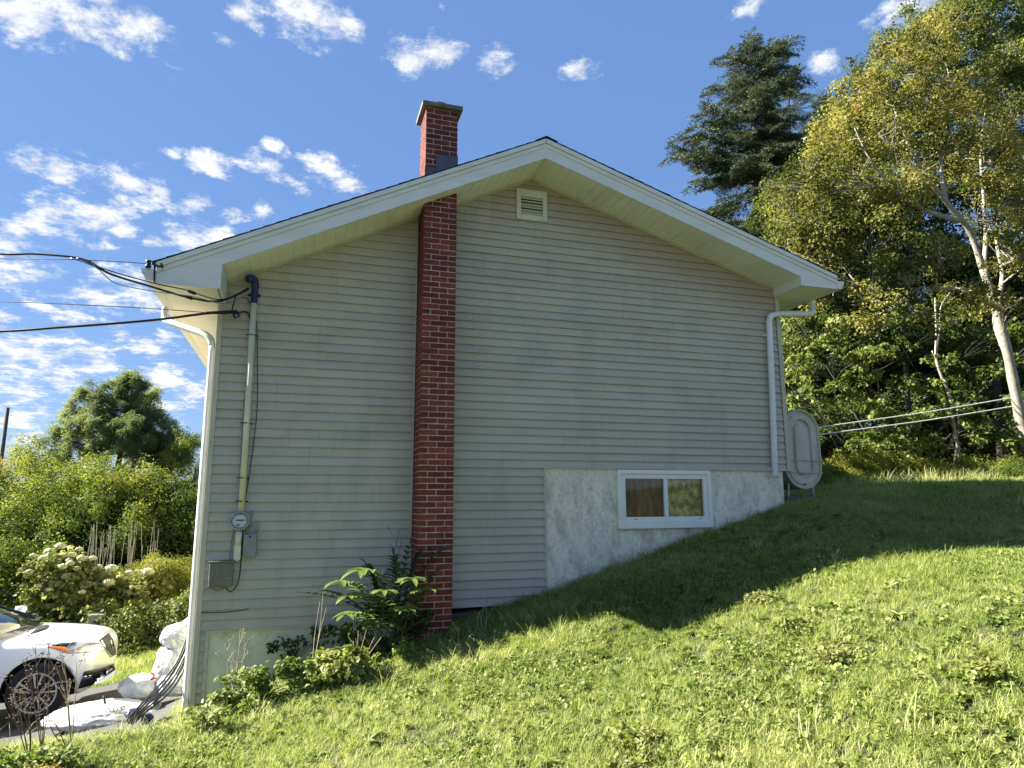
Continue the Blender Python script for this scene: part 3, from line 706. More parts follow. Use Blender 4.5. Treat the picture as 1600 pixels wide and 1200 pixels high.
while z > -2.0:
    top = z > sof(1.4)+.25
    X0, X1, Y0, Y1 = CX0, CX1, CY0, CY1
    if row % 2 == 0:
        fr = [(X0, X0+BD, Y0, Y0+BL), (X0+BD+.01, X1-BD-.01, Y0, Y0+BD), (X1-BD, X1, Y0, Y0+BL)]
        sd_ = [(X0, X0+BD, Y0+BL+.01, Y1)]; rest = [(X1-BD, X1, Y0+BL+.01, Y1), (X0+BD+.01, X1-BD-.01, Y1-BD, Y1)]
    else:
        fr = [(X0, X0+BL, Y0, Y0+BD), (X1-BL, X1, Y0, Y0+BD)]
        sd_ = [(X0, X0+BD, Y0+BD+.01, Y1-BD-.01), (X0, X0+BL, Y1-BD, Y1)]; rest = [(X1-BD, X1, Y0+BD+.01, Y1-BD-.01), (X1-BL, X1, Y1-BD, Y1)]
    if z > -2.0:
        for b in fr: put_brick(*b, z)
    hid = sof(1.27) < z < sof(1.67)+.2
    if top and not hid:
        for b in sd_: put_brick(*b, z)
    else:
        for b in sd_: side.box(b[0], b[1], b[2], b[3], z, z+BH)
    for b in rest: side.box(b[0], b[1], b[2], b[3], z, z+BH)
    z -= BC; row += 1
tag(side.build('side_bricks', M['brick'], chimney, bevel=.003), kind='stuff')
mb = MB()                                                         # cap slab with sloping wash
c0, c1, d0, d1 = CX0-.055, CX1+.055, CY0-.055, CY1+.055; zc = 4.402
vs = [(c0, d0, zc), (c1, d0, zc), (c1, d1, zc), (c0, d1, zc), (c0, d0, zc+.055), (c1, d0, zc+.055), (c1, d1, zc+.055), (c0, d1, zc+.055),
      (c0+.12, d0+.12, zc+.085), (c1-.12, d0+.12, zc+.085), (c1-.12, d1-.12, zc+.085), (c0+.12, d1-.12, zc+.085)]
mb.add(vs, [(0, 3, 2, 1), (0, 1, 5, 4), (1, 2, 6, 5), (2, 3, 7, 6), (3, 0, 4, 7), (4, 5, 9, 8), (5, 6, 10, 9), (6, 7, 11, 10), (7, 4, 8, 11), (8, 9, 10, 11)])
mb.build('chimney_cap', M['capstone'], chimney, bevel=.006)
mb = MB(); mb.lathe([(.10, 0), (.115, 0), (.115, .10), (.10, .11), (.092, .11), (.092, 0)], (1.467, -.22, zc+.06), n=24); mb.build('flue_liner', M['flue'], chimney, smooth=False)
mb = MB()                                                         # stepped flashing, proud of the brick face
zf = lambda x: sof(x)+.29
for xa, xb, t in ((CX0-.006, CX0+.13, .17), (CX0+.13, CX1+.006, .19)):
    za = zf(xa)+t+(.10 if xa > CX0 else .02)
    mb.prism([(xa, zf(xa)-.02), (xb, zf(xb)-.02), (xb, za+(.03 if xa > CX0 else 0)), (xa, za)], CY0-.008-(.003 if xa > CX0 else 0), CY0-.001)
mb.box(CX0-.10, CX0-.004, CY0-.01, CY1+.01, zf(CX0-.1)-.03, zf(CX0)+.0)
mb.build('flashing', M['flash'], chimney)

# gable vent
vent = MB()
vx0, vx1, vz0, vz1 = 2.555, 2.985, 3.262, 3.690
vent.box(vx0, vx0+.062, -.045, -.012, vz0, vz1); vent.box(vx1-.062, vx1, -.045, -.012, vz0, vz1)
vent.box(vx0+.062, vx1-.062, -.045, -.012, vz1-.10, vz1); vent.box(vx0+.062, vx1-.062, -.045, -.012, vz0, vz0+.075)
vo = vent.build('gable_vent', M['cream'], house, bevel=.006)
mb = MB(); mb.box(vx0+.05, vx1-.05, -.018, -.012, vz0+.05, vz1-.06); mb.build('vent_back', M['vent_dark'], vo)
for i in range(6):
    zc_ = vz0+.085+i*.042; mb = MB()
    mb.add([(vx0+.062, -.043, zc_), (vx1-.062, -.043, zc_), (vx1-.062, -.022, zc_+.026), (vx0+.062, -.022, zc_+.026), (vx0+.062, -.040, zc_-.004), (vx1-.062, -.040, zc_-.004), (vx1-.062, -.019, zc_+.022), (vx0+.062, -.019, zc_+.022)],
           [(0, 1, 2, 3), (4, 7, 6, 5), (0, 4, 5, 1), (2, 6, 7, 3)]); mb.build('louvre', M['cream'], vo)

from mathutils.noise import noise as NZw
# basement window
wx0, wx1, wz0, wz1 = 3.905, 5.290, -.760, -.008
fr = MB(); y0 = -.045
def ring(mb, x0, x1, z0, z1, w, ya, yb, wb=None):
    wb = wb or w
    mb.box(x0, x0+w, ya, yb, z0, z1); mb.box(x1-w, x1, ya, yb, z0, z1); mb.box(x0+w, x1-w, ya, yb, z1-w, z1); mb.box(x0+w, x1-w, ya, yb, z0, z0+wb)
ring(fr, wx0, wx1, wz0, wz1, .055, y0, .02, .085)
win = fr.build('window', M['white'], house, bevel=.005, label='white sliding basement window in the concrete foundation')
mb = MB(); ring(mb, wx0+.056, wx1-.056, wz0+.086, wz1-.056, .058, -.028, .03, .062)
mb.box(4.583, 4.636, -.026, .03, wz0+.149, wz1-.115); mb.build('sash_frame', M['white'], win, bevel=.004)
for xx in (4.12, 5.08):
    mb = MB(); mb.box(xx, xx+.05, -.032, -.027, wz0+.118, wz0+.124); mb.build('weep_slot', M['black'], win)
gx = [(wx0+.115, 4.582), (4.637, wx1-.115)]; gz0, gz1 = wz0+.149, wz1-.115
for i, (a, b) in enumerate(gx):
    mb = MB(); mb.box(a, b, .004, .008, gz0, gz1); mb.build('pane', M['glass'], win)
    vs = []; fs = []; nn = 90; nm = 60
    for r_ in range(nm+1):
        for c_ in range(nn+1):
            x = a-.02+(b-a+.04)*c_/nn; zq = gz0-.02+(gz1-gz0+.04)*r_/nm; v_ = r_/nm
            if i == 0: y = .07+.026*math.sin(x*38+math.sin(zq*7)*1.3)+.010*math.sin(x*95+zq*9)
            else: y = .06+.030*abs(NZw(Vector((x*7, zq*7, 1))))+.022*abs(NZw(Vector((x*16, zq*13, 4))))+.008*NZw(Vector((x*45, zq*40, 2)))
            vs.append((x, y, zq))
    fs = [(r_*(nn+1)+c_, r_*(nn+1)+c_+1, (r_+1)*(nn+1)+c_+1, (r_+1)*(nn+1)+c_) for r_ in range(nm) for c_ in range(nn)]
    mb = MB(); mb.add(vs, fs); mb.build('curtain', M['drape' if i == 0 else 'film'], win, smooth=True, label='brown curtain behind the left pane' if i == 0 else 'crumpled yellow-green plastic film behind the right pane')

# downspouts
path = smooth_path([(7.215, -.02, 2.56), (7.21, -.02, 2.44), (7.12, -.06, 2.33), (6.75, -.085, 2.29), (6.45, -.085, 2.25), (6.375, -.085, 2.16), (6.365, -.085, 2.0), (6.33, -.085, 1.0), (6.29, -.085, .05), (6.285, -.095, -.09)], 5)
mb = MB(); mb.tube(path, .043, 12); mb.build('downspout', M['whitemetal'], house, smooth=True)
for zq, xq in ((.02, 6.288), (1.95, 6.364)):
    mb = MB(); mb.box(xq-.055, xq+.055, -.045, -.02, zq-.015, zq+.015); mb.build('strap', M['whitemetal'], house)
path = smooth_path([(-1.60, .46, 1.84), (-1.60, .45, 1.74), (-1.56, .40, 1.66), (-1.27, .20, 1.53), (-1.08, .07, 1.44), (-1.02, .05, 1.33), (-1.014, .05, 1.1), (-1.014, .05, -1), (-1.014, .04, -2.60)], 5)
mb = MB(); mb.tube(path, [.048]*6+[.045]*10+[.04]*100 if False else .038, 10); mb.build('downspout', M['whitemetal'], house, smooth=True)

# ---------------------------------------------------------------- things on the wall
mast = empty('service_mast', (-.58, -.07, -.55), 'cream service conduit with a blue taped weatherhead on the left siding', 'conduit')
mb = MB(); mb.tube([(-.592, -.07, -.50), (-.595, -.07, .6), (-.60, -.07, 1.86)], .033, 12); mb.build('pipe', M['conduit'], mast, smooth=True)
mb = MB(); mb.tube(smooth_path([(-.60, -.07, 1.82), (-.60, -.07, 2.0), (-.605, -.08, 2.07), (-.63, -.11, 2.105), (-.68, -.15, 2.07)], 5), [.036]*6+[.042]*10+[.046, .05, .05, .045, .04], 10); mb.build('weatherhead', M['bluetape'], mast, smooth=True)
mb = MB(); mb.tube([(-.67, -.03, 1.93), (-.54, -.03, 1.93)], .016, 8); mb.build('clamp', M['bluetape'], mast, smooth=True)
for zq in (1.45, .45, -.15, -.40):
    mb = MB(); mb.tube([(-.66, -.05, zq+.004), (-.60, -.108, zq), (-.53, -.05, zq-.004)], .006, 6); mb.build('tie', M['black'], mast)
mb = MB(); mb.tube([(-.60, -.07, -.72), (-.605, -.07, -.86)], .033, 12); mb.build('pipe', M['conduit'], mast, smooth=True)
meter = empty('electric_meter', (-.60, -.02, -.61), 'round glass electric meter under the conduit on the siding', 'electric meter')
mb = MB(); mb.lathe([(.0, 0), (.098, 0), (.098, -.05), (.090, -.075), (.0, -.078)], (-.598, -.02, -.605), 'Y', 28); mb.build('socket', M['metal'], meter, smooth=False)
mb = MB(); mb.lathe([(0, -.0), (.082, 0), (.082, -.008), (0, -.008)], (-.598, -.097, -.605), 'Y', 28); mb.build('dial_face', M['meterface'], meter)
mb = MB(); mb.box(-.635, -.562, -.112, -.105, -.604, -.594); mb.box(-.556, -.548, -.112, -.105, -.603, -.595); mb.box(-.625, -.60, -.112, -.105, -.655, -.643); mb.build('register', M['black'], meter)
mb = MB(); mb.lathe([(.0, -.075), (.055, -.072), (.078, -.055), (.086, -.02), (.086, .005), (.092, .008)][::-1], (-.598, -.105, -.605), 'Y', 28); mb.build('glass_cover', M['glass'], meter, smooth=True)
mb = MB(); mb.lathe([(.086, 0), (.100, 0), (.100, -.02), (.086, -.02)], (-.598, -.083, -.605), 'Y', 28, cap=False); mb.build('retaining_ring', M['metal'], meter)
def capsule(mb, x, z, w, h, y0, y1, n=10):
    r = w/2; pts = []
    for i in range(n+1): a = PI*i/n; pts.append((x+r*math.cos(a), z+h/2-r+r*math.sin(a)))
    for i in range(n+1): a = PI+PI*i/n; pts.append((x+r*math.cos(a), z-h/2+r+r*math.sin(a)))
    mb.prism(pts, y0, y1); return mb
lb = capsule(MB(), -.605, -.935, .068, .185, -.085, -.03).build('conduit_body', M['cream'], None, bevel=.008, label='cream oval conduit cover below the electric meter', cat='conduit cover')
jb = empty('telephone_box', (-.48, -.02, -.99), 'grey rectangular box with looped cables right of the meter', 'utility box')
mb = MB(); mb.box(-.552, -.415, -.085, -.02, -.99, -.745); mb.build('case', M['greybox'], jb, bevel=.012)
mb = MB(); mb.lathe([(0, 0), (.011, 0), (.011, -.004), (0, -.004)], (-.485, -.0855, -.775), 'Y', 12); mb.build('lock', M['black'], jb)
mb = MB()
mb.tube(smooth_path([(-.53, -.05, -.745), (-.53, -.055, -.70), (-.49, -.06, -.66), (-.44, -.055, -.69), (-.43, -.05, -.745)], 6), .006, 6)
mb.tube(smooth_path([(-.51, -.05, -.745), (-.50, -.06, -.685), (-.45, -.06, -.645), (-.41, -.055, -.67), (-.42, -.05, -.73)], 6), .005, 6)
mb.tube(smooth_path([(-.50, -.06, -.69), (-.50, -.06, -.62), (-.485, -.06, -.56), (-.48, -.05, -.50)], 6), .009, 6)
mb.build('cables', M['greywire'], jb, smooth=True)
bb = empty('junction_box', (-.75, -.02, -1.30), 'square weathered brown box on the siding beside the corner post', 'utility box')
mb = MB(); mb.box(-.868, -.632, -.105, -.02, -1.285, -1.035); mb.build('case', M['brownbox'], bb, bevel=.01)
mb = MB(); mb.box(-.880, -.620, -.115, -.02, -1.036, -1.020); mb.build('lid', M['brownbox'], bb, bevel=.004)
mb = MB(); mb.box(-.71, -.66, -.107, -.105, -1.20, -1.195); mb.build('latch', M['metal'], bb)
def wire(name, pts, r, m, label, k=6, cat='cable', group=None):
    mb = MB(); mb.tube(smooth_path(pts, k), r, 6); return mb.build(name, M[m], None, smooth=True, label=label, cat=cat, group=group)
wire('cable', [(-.56, -.05, 1.62), (-.53, -.035, 1.2), (-.50, -.03, .6), (-.53, -.03, -.02), (-.57, -.04, -.45)], .004, 'blackwire', 'thin black cable drooping right of the conduit to the meter')
wire('cable', [(-.565, -.05, -.70), (-.565, -.04, -.95), (-.575, -.035, -1.22), (-.62, -.035, -1.325), (-.66, -.04, -1.34), (-.70, -.05, -1.29)], .005, 'blackwire', 'black cable curving from the meter under the brown box')
wire('cable', [(-.90, -.04, -1.31), (-.84, -.05, -1.295), (-.78, -.05, -1.33), (-.72, -.05, -1.30), (-.70, -.05, -1.27)], .005, 'greywire', 'pale cable ends looping under the brown box')
wire('cable', [(-.66, -.04, -.70), (-.672, -.035, -.82), (-.68, -.035, -1.02)], .005, 'greywire', 'short grey cable between the meter and the brown box')
wire('cable', [(-.92, -.035, -1.545), (-.7, -.035, -1.55), (-.50, -.035, -1.535), (-.46, -.035, -1.52)], .004, 'blackwire', 'thin black cable stapled low across the siding above the mossy foundation')
wire('cable', [(-.625, -.045, 1.5), (-.63, -.04, 1.0), (-.64, -.04, .4), (-.62, -.05, -.4)], .005, 'greywire', 'thin grey cable strapped along the left of the conduit')

# overhead service lines
def drop(name, pts, r, m, label, group='service lines to the house'):
    return wire(name, pts, r, m, label, 8, 'wire', group)
w1 = [P(-500, 330, 1), P(-60, 391, -.2), P(60, 397, -.4), P(130, 405, -.5), P(170, 427, -.6), P(230, 446, -.68), P(300, 466, -.66), P(345, 470, -.5), P(388, 452, -.17)]
drop('service_wire', w1, .011, 'blackwire', 'thick black service wire drooping into the blue weatherhead')
drop('service_wire', [P(120, 403, -.5), P(165, 421, -.6), P(235, 441, -.68), P(290, 453, -.66), P(345, 468, -.5), P(388, 450, -.17)], .006, 'blackwire', 'thin black service wire spliced above the thick one')
drop('service_wire', [P(110, 403, -.45), P(150, 418, -.55), P(180, 442, -.6), P(240, 455, -.68), P(300, 463, -.68), P(352, 474, -.5), P(392, 457, -.2)], .005, 'greywire', 'bare neutral wire looping beside the service wire')
drop('service_wire', [P(-500, 385, 1), P(-60, 402, 0), P(125, 406, -.5), P(233, 412, -.62)], .004, 'blackwire', 'thin guy wire to the insulator on the eave corner')
drop('service_wire', [P(-500, 464, 1), P(-60, 470, 0), P(120, 476, -.4), P(250, 483, -.4), P(352, 491, -.12)], .004, 'blackwire', 'thin telephone wire to the left corner of the siding')
drop('service_wire', [P(-500, 520, 1), P(-60, 519, 0), P(100, 511, -.3), P(240, 500, -.4), P(330, 489, -.3), P(372, 489, -.1)], .014, 'blackwire', 'lowest thick black cable clamped to the siding left of the conduit')
for (a, b), lb_ in (((P(290, 463, -.665), P(301, 467, -.66)), 'black splice sleeve on the lower service wire'), ((P(294, 454.5, -.66), P(306, 459, -.645)), 'black splice sleeve on the upper service wire')):
    MB().tube([a, b], .017, 8).build('splice_sleeve', M['black'], None, smooth=True, label=lb_, cat='wire splice')
mb = MB(); mb.tube([P(322, 489, -.25), P(350, 488, -.16), P(370, 487, -.08)], [.014, .022, .02], 8); mb.tube([P(362, 486, -.12), P(368, 497, -.1), P(374, 494, -.08), P(370, 487, -.08)], .012, 6)
mb.build('cable_clamp', M['bluetape'], None, smooth=True, label='dark blue wedge clamp anchoring the low cable to the siding', cat='cable clamp')
wire('cable', [P(362, 487, -.08), P(364, 478, -.2), P(368, 464, -.36)], .008, 'blackwire', 'short black strap from the clamp up to the service wires')
wire('cable', [P(372, 489, -.06), P(383, 487, -.04), P(389, 492, -.05), P(392, 502, -.05)], .010, 'bluetape', 'short blue cable between the clamp and the conduit')
wire('cable', [P(377, 465, -.25), P(386, 467, -.06), P(392, 480, -.05), P(394, 500, -.05)], .005, 'blackwire', 'black loop of cable just under the weatherhead')
ins = empty('eave_bracket', P(241, 428, -.62), 'dark metal bracket with insulator on the left eave corner', 'bracket')
mb = MB(); mb.tube([P(241.5, 412, -.62), P(241, 441, -.62)], .008, 6); mb.tube([P(236, 411, -.66), P(247, 416, -.62), P(254, 415, -.62)], .012, 6); mb.tube([P(252, 411, -.63), P(254, 419, -.63)], .009, 6); mb.build('bracket_arm', M['black'], ins)
mb = MB(); c = P(232, 413, -.62); mb.lathe([(.0, -.04), (.028, -.04), (.032, -.02), (.018, 0), (.032, .02), (.028, .04), (0, .04)], c, 'Z', 12); mb.build('insulator', M['black'], ins, smooth=True)

# ---------------------------------------------------------------- oil tank
tank = empty('oil_tank', (7.12, .9, -.32), 'grey oval oil tank standing on end behind the right house corner', 'oil tank')
tx, tz0, tz1, tw, ty0, ty1 = 7.13, -.245, .945, .66, .32, 1.85
def stad(x, z0, z1, w, n=14):
    r = w/2; pts = []
    for i in range(n+1): a = PI*i/n; pts.append((x+r*math.cos(a), z1-r+r*math.sin(a)))
    for i in range(n+1): a = PI+PI*i/n; pts.append((x+r*math.cos(a), z0+r+r*math.sin(a)))
    return pts
def loft(mb, rings):
    k = len(mb.v); n = len(rings[0])
    for r_ in rings: mb.v += [tuple(p) for p in r_]
    for i in range(len(rings)-1):
        for j in range(n):
            mb.f.append((k+i*n+j, k+i*n+(j+1) % n, k+(i+1)*n+(j+1) % n, k+(i+1)*n+j)); mb.mi.append(0)
    mb.f.append(tuple(k+j for j in range(n))); mb.mi.append(0)
    mb.f.append(tuple(k+(len(rings)-1)*n+j for j in range(n))[::-1]); mb.mi.append(0)
def ringat(ins_, y): return [(x, y, z) for x, z in stad(tx, tz0+ins_, tz1-ins_, tw-2*ins_)]
mb = MB(); loft(mb, [ringat(i_, y) for i_, y in ((.215, ty0+.012), (.205, ty0+.045), (.165, ty0+.045), (.150, ty0+.014), (.075, ty0+.012), (.060, ty0+.035), (.035, ty0+.035), (.022, ty0+.0), (.006, ty0), (0, ty0+.012), (0, ty1), (.02, ty1+.02))][0:])
mb.build('shell', M['tank'], tank)
mb = MB(); loft(mb, [ringat(i_, y) for i_, y in ((.25, ty0+.004), (.222, ty0+.008), (.214, ty0+.03))]); mb.build('end_boss', M['tank'], tank)
for zq in (.17, -.01):
    mb = MB(); mb.tube([(tx-.27, ty0-.008, zq+.01), (tx+.33, ty0-.008, zq)], .006, 6); mb.build('tie_rod', M['metal'], tank)
mb = MB(); mb.lathe([(0, 0), (.012, 0), (.012, -.02), (0, -.02)], (tx-.02, ty0, tz0+.07), 'Y', 8); mb.build('plug', M['black'], tank)
for xq in (tx-.2, tx+.21):
    for yq in (ty0+.12, ty1-.15):
        mb = MB(); mb.tube([(xq, yq, tz0+.18), (xq+.03*(1 if xq > tx else -1), yq, -.50)], .022, 8); mb.build('leg', M['metal'], tank)
MB().box(6.72, 7.55, .22, 1.95, -.60, -.345).build('concrete_pad', M['darkcon'], None, bevel=.02, label='low dark concrete slab under the oil tank', cat='slab')
mb = MB(); mb.tube([(6.9, 1.0, .9), (6.9, 1.0, 1.12), (6.86, 1.0, 1.16)], .03, 8); mb.build('fill_pipe', M['metal'], tank, smooth=True)

# clothesline from the house to the big tree
for (y1, y2, lbl) in ((668, 618, 'upper white clothesline stretched from behind the oil tank to the pale tree'), (679.5, 632, 'lower white clothesline stretched from behind the oil tank to the pale tree')):
    a = P(1278, y1, 2.3); b = P(1600, y2, 2.6); e_ = b+(b-a)*.02; st = a-(b-a)*.42; mid = (a+b)/2-Vector((0, 0, .03))
    wire('clothesline', [st, a, mid, b, e_], .011, 'whitewire', lbl, 6, 'clothesline', 'clotheslines')

# ================================================================ TREES
def lobe_points(lobes, per_m3, jitter=0):
    pts = []; rad = []
    for c, r, fl in lobes:
        n = max(6, int(per_m3*r**2.3*fl))
        d = rng.normal(size=(n, 3)); d /= np.linalg.norm(d, axis=1)[:, None]
        rr_ = r*(rng.uniform(.35, 1.08, n)**.75)
        p = d*rr_[:, None]; p[:, 2] *= fl
        pts.append(np.array(c)+p)
    return np.concatenate(pts)
def limb(mb, a, b, ra, rb, seg=7, wob=.12, sag=0.0, n=7):
    a = Vector(a); b = Vector(b); L_ = (b-a).length; pts = []
    o1 = Vector([random.uniform(-1, 1) for _ in range(3)])*wob*L_; o2 = Vector([random.uniform(-1, 1) for _ in range(3)])*wob*L_*.5
    for i in range(seg+1):
        u = i/seg; pts.append(a.lerp(b, u)+o1*math.sin(PI*u)*.5+o2*math.sin(2*PI*u)*.5+Vector((0, 0, -sag*L_*math.sin(PI*u))))
    mb.tube(pts, [ra+(rb-ra)*(i/seg)**.8 for i in range(seg+1)], n, cap=False); return pts
def tree(name, label, trunks, lobes, var, per=26, scale=(.8, 1.25), tintf=None, bark='bark', twig='twig', subs=7, limb_r=.05, group=None, cat='tree', parts=True, tw_r=.012, limbs=True):
    base = Vector(trunks[0][0][0])
    t = empty(name, base, label, cat, group)
    mb = MB(); allp = []
    for path, r0_, r1_ in trunks:
        sp = smooth_path(path, 5); n = len(sp); rads = [r0_+(r1_-r0_)*(i/(n-1)) for i in range(n)]
        rads = [q*(1+.06*math.sin(i*1.7)) for i, q in enumerate(rads)]
        if path is trunks[0][0]: rads[0] *= 1.35
        mb.tube(sp, rads, 10); allp += list(zip(sp, rads))
    mb.build('trunk', M[bark], t, smooth=True)
    if limbs:
        mb = MB(); tw = MB()
        for c, r, fl in lobes:
            c = Vector(c)
            best = min(allp, key=lambda q: (q[0]-c).length+max(0, q[0].z-c.z+.3)*1.2)
            rb = min(best[1]*.6, limb_r*max(.6, r))
            lp = limb(mb, best[0], c, rb, rb*.45, 7, .13)
            for k in range(subs):
                d = Vector([random.gauss(0, 1) for _ in range(3)]).normalized(); d.z = abs(d.z)*.7+.1 if random.random() < .75 else d.z
                e_ = c+Vector((d.x*r, d.y*r, d.z*r*fl))*random.uniform(.6, 1.0)
                q = lp[random.randrange(3, 8)]; sb = limb(tw, q, e_, rb*.42, tw_r*.5, 5, .13, 0, 5)
                if random.random() < .8:
                    e2 = e_+Vector([random.uniform(-.4, .4)*r for _ in range(3)]); limb(tw, sb[3], e2, rb*.22, tw_r*.4, 3, .1, 0, 4)
        mb.build('limbs', M[bark], t, smooth=True, kind='stuff'); tw.build('twigs', M[twig], t, smooth=True, kind='stuff')
    pts = lobe_points(lobes, per); n = len(pts)
    tint = rng.uniform(0, 1, n) if tintf is None else np.clip(tintf(pts)+rng.normal(0, .12, n), 0, 1)
    scatter('crown', var, pts, rot_rand(n, .7), rng.uniform(*scale, n), tint, t, kind='stuff')
    return t
def lob(x, y, Y, r, fl=.8): return (tuple(P(x, y, Y)), r, fl)

# the pale-barked maple at the right edge, leaning left over the lawn
T0 = P(1622, 742, 2.6); T0.z = float(gz(T0.x, T0.y))-.05
mtr = [([T0, P(1603, 690, 2.6), P(1588, 620, 2.5), P(1574, 550, 2.4), P(1556, 480, 2.3), P(1536, 420, 2.3)], .125, .08),
       ([P(1536, 420, 2.3), P(1514, 360, 2.2), P(1478, 315, 2.1), P(1438, 262, 2.0), P(1415, 215, 2.0), P(1395, 165, 2.1)], .075, .010),
       ([P(1536, 420, 2.3), P(1540, 380, 2.5), P(1538, 320, 2.7), P(1532, 240, 3.0), P(1540, 170, 3.2)], .06, .010),
       ([P(1556, 480, 2.3), P(1500, 452, 2.0), P(1440, 455, 1.7), P(1385, 458, 1.5), P(1340, 445, 1.4)], .055, .010),
       ([P(1574, 550, 2.4), P(1556, 500, 2.9), P(1566, 430, 3.4), P(1556, 360, 3.7), P(1580, 300, 4)], .085, .010),
       ([P(1478, 315, 2.1), P(1470, 240, 2.2), P(1490, 160, 2.3), P(1478, 100, 2.4)], .05, .008),
       ([P(1500, 345, 2.2), P(1450, 330, 1.8), P(1400, 300, 1.6), P(1360, 250, 1.6), P(1335, 200, 1.7)], .05, .008)]
A = [(1400,105,2.6,.85),(1345,150,2.6,.7),(1450,70,2.9,.8),(1302,225,2.5,.65),(1370,215,2.2,.75),(1445,160,2.6,.8),(1262,275,2.4,.55),
     (1330,290,2.0,.75),(1405,300,1.8,.7),(1480,235,2.3,.75),(1505,150,2.9,.8),(1550,250,2.7,.8),(1245,335,2.2,.55),(1215,305,2.6,.4),(1285,375,1.9,.65),(1350,385,1.6,.7),
     (1590,190,3,.8),(1560,340,2.1,.7),(1610,300,2.6,.8),(1470,395,1.5,.5),(1225,385,2.2,.5),(1300,450,1.6,.45),(1365,480,1.3,.4),(1590,400,1.8,.6),(1520,455,1.6,.45),(1420,440,1.4,.4),(1640,380,2,.7),(1570,480,1.7,.4),(1250,430,2.0,.4),(1450,500,1.2,.3)]
def tA(p):   # colour drifts through the crown
    s = np.sin(p[:, 0]*1.3+p[:, 2]*.9)*.13+np.sin(p[:, 1]*2+p[:, 2]*1.9)*.1
    return .42+s+.10*(p[:, 2] > 6.5)
tree('maple_tree', 'pale barked maple with yellowing leaves leaning in from the right edge', mtr, [lob(x, y, Y, r*1.12, .8) for x, y, Y, r in A], 'maple', per=72, tintf=tA, subs=11, limb_r=.035, scale=(.55, .95), tw_r=.014)

def randlobes(spec, seed, n, spread, rr_, flat=.75):
    g = random.Random(seed); out = []
    for x, y, Y in spec:
        c = P(x, y, Y)
        for _ in range(n):
            out.append(((c.x+g.uniform(-1, 1)*spread, c.y+g.uniform(-1, 1)*spread, c.z+g.uniform(-1, 1)*spread*.8), rr_*g.uniform(.6, 1.15), flat))
    return out
def ground_at(v): return Vector((v.x, v.y, float(gz(v.x, v.y))-.08))
B = [(1505,45,7,1.35),(1570,30,7,1.5),(1450,95,7,1.1),(1545,120,6.5,1.4),(1615,110,6,1.5),(1600,210,6,1.4),(1520,200,6.5,1.2),(1470,175,7,1.0),(1560,280,6.5,1.3),(1620,300,6,1.3),(1640,20,7,1.5),(1400,170,7.5,1.1),(1480,290,7,1.2),(1360,150,8,1.1),(1420,60,7.5,1.1),(1480,10,7.5,1.3),(1330,215,8.5,1.1),(1420,250,8,1.3),(1370,300,8,1.3)]
b0 = ground_at(P(1560, 700, 6.5))
tree('maple_tree', 'tall green maple standing behind the pale barked one, upper right corner', [([b0, P(1555, 560, 6.5), P(1540, 400, 6.5), P(1520, 250, 6.6), P(1540, 120, 6.8)], .12, .04)],
     [lob(x, y, Y, r) for x, y, Y, r in B], 'green', per=46, tintf=lambda p: .62+.2*np.sin(p[:, 0]*1.1)*np.sin(p[:, 2]*1.3), bark='darkbark', subs=6, limb_r=.05, scale=(.7, 1.15))
B2 = [(1330,430,8,1.3),(1260,450,8,1.1),(1410,400,8,1.4),(1480,440,8,1.4),(1550,440,7,1.3),(1370,330,9,1.3),(1300,330,9,1.2),(1440,330,9,1.3),(1610,470,7,1.3),(1350,520,7,1.1),(1440,520,7,1.1),(1540,540,6.5,1.1),(1250,520,7.5,1.0),(1310,260,10,1.5),(1360,200,10,1.5),(1270,300,10,1.3),(1235,350,9.5,1.3),(1215,400,9,1.2),(1290,380,9,1.4),(1255,335,8.5,1.0),(1285,250,9,1.0),(1315,190,9.5,1.0),(1240,300,9,.8),(1620,560,7,1.2)]
b0 = ground_at(P(1420, 720, 8))
tree('broadleaf_tree', 'dark green tree filling the gap between the spruce and the maples', [([b0, P(1415, 560, 8), P(1400, 430, 8.2), P(1380, 300, 9)], .09, .03)], [lob(*a) for a in B2], 'green', per=40, tintf=lambda p: .40+.2*np.sin(p[:, 0]*.9+p[:, 2]*.7), bark='darkbark', twig='darkbark', subs=4, scale=(.8, 1.3))
# trees further back close the wood
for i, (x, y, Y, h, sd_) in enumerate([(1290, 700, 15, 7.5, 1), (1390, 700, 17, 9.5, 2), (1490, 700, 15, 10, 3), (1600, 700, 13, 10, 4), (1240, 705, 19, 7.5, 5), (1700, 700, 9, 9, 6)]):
    b0 = ground_at(P(x, y, Y)); g = random.Random(sd_)
    lb_ = [((b0.x+g.uniform(-2.2, 2.2), b0.y+g.uniform(-1.8, 1.8), b0.z+h*g.uniform(.15, 1.0)), g.uniform(1.1, 1.7), .75) for _ in range(13)]
    tree('forest_tree', ['dark forest tree behind the oil tank', 'dark forest tree behind the middle of the wood', 'tall dark forest tree behind the leaning trunk', 'tall dark forest tree at the right edge, farthest back', 'low forest tree between the house and the spruce', 'forest tree beyond the right edge'][i],
         [([b0, b0+Vector((.2, 0, h*.5)), b0+Vector((.1, .2, h*.95))], .18, .04)], lb_, 'green', per=20, tintf=lambda p: .30+0*p[:, 0], bark='darkbark', twig='darkbark', subs=2, scale=(1.1, 1.8), group='trees closing the wood', limbs=False)

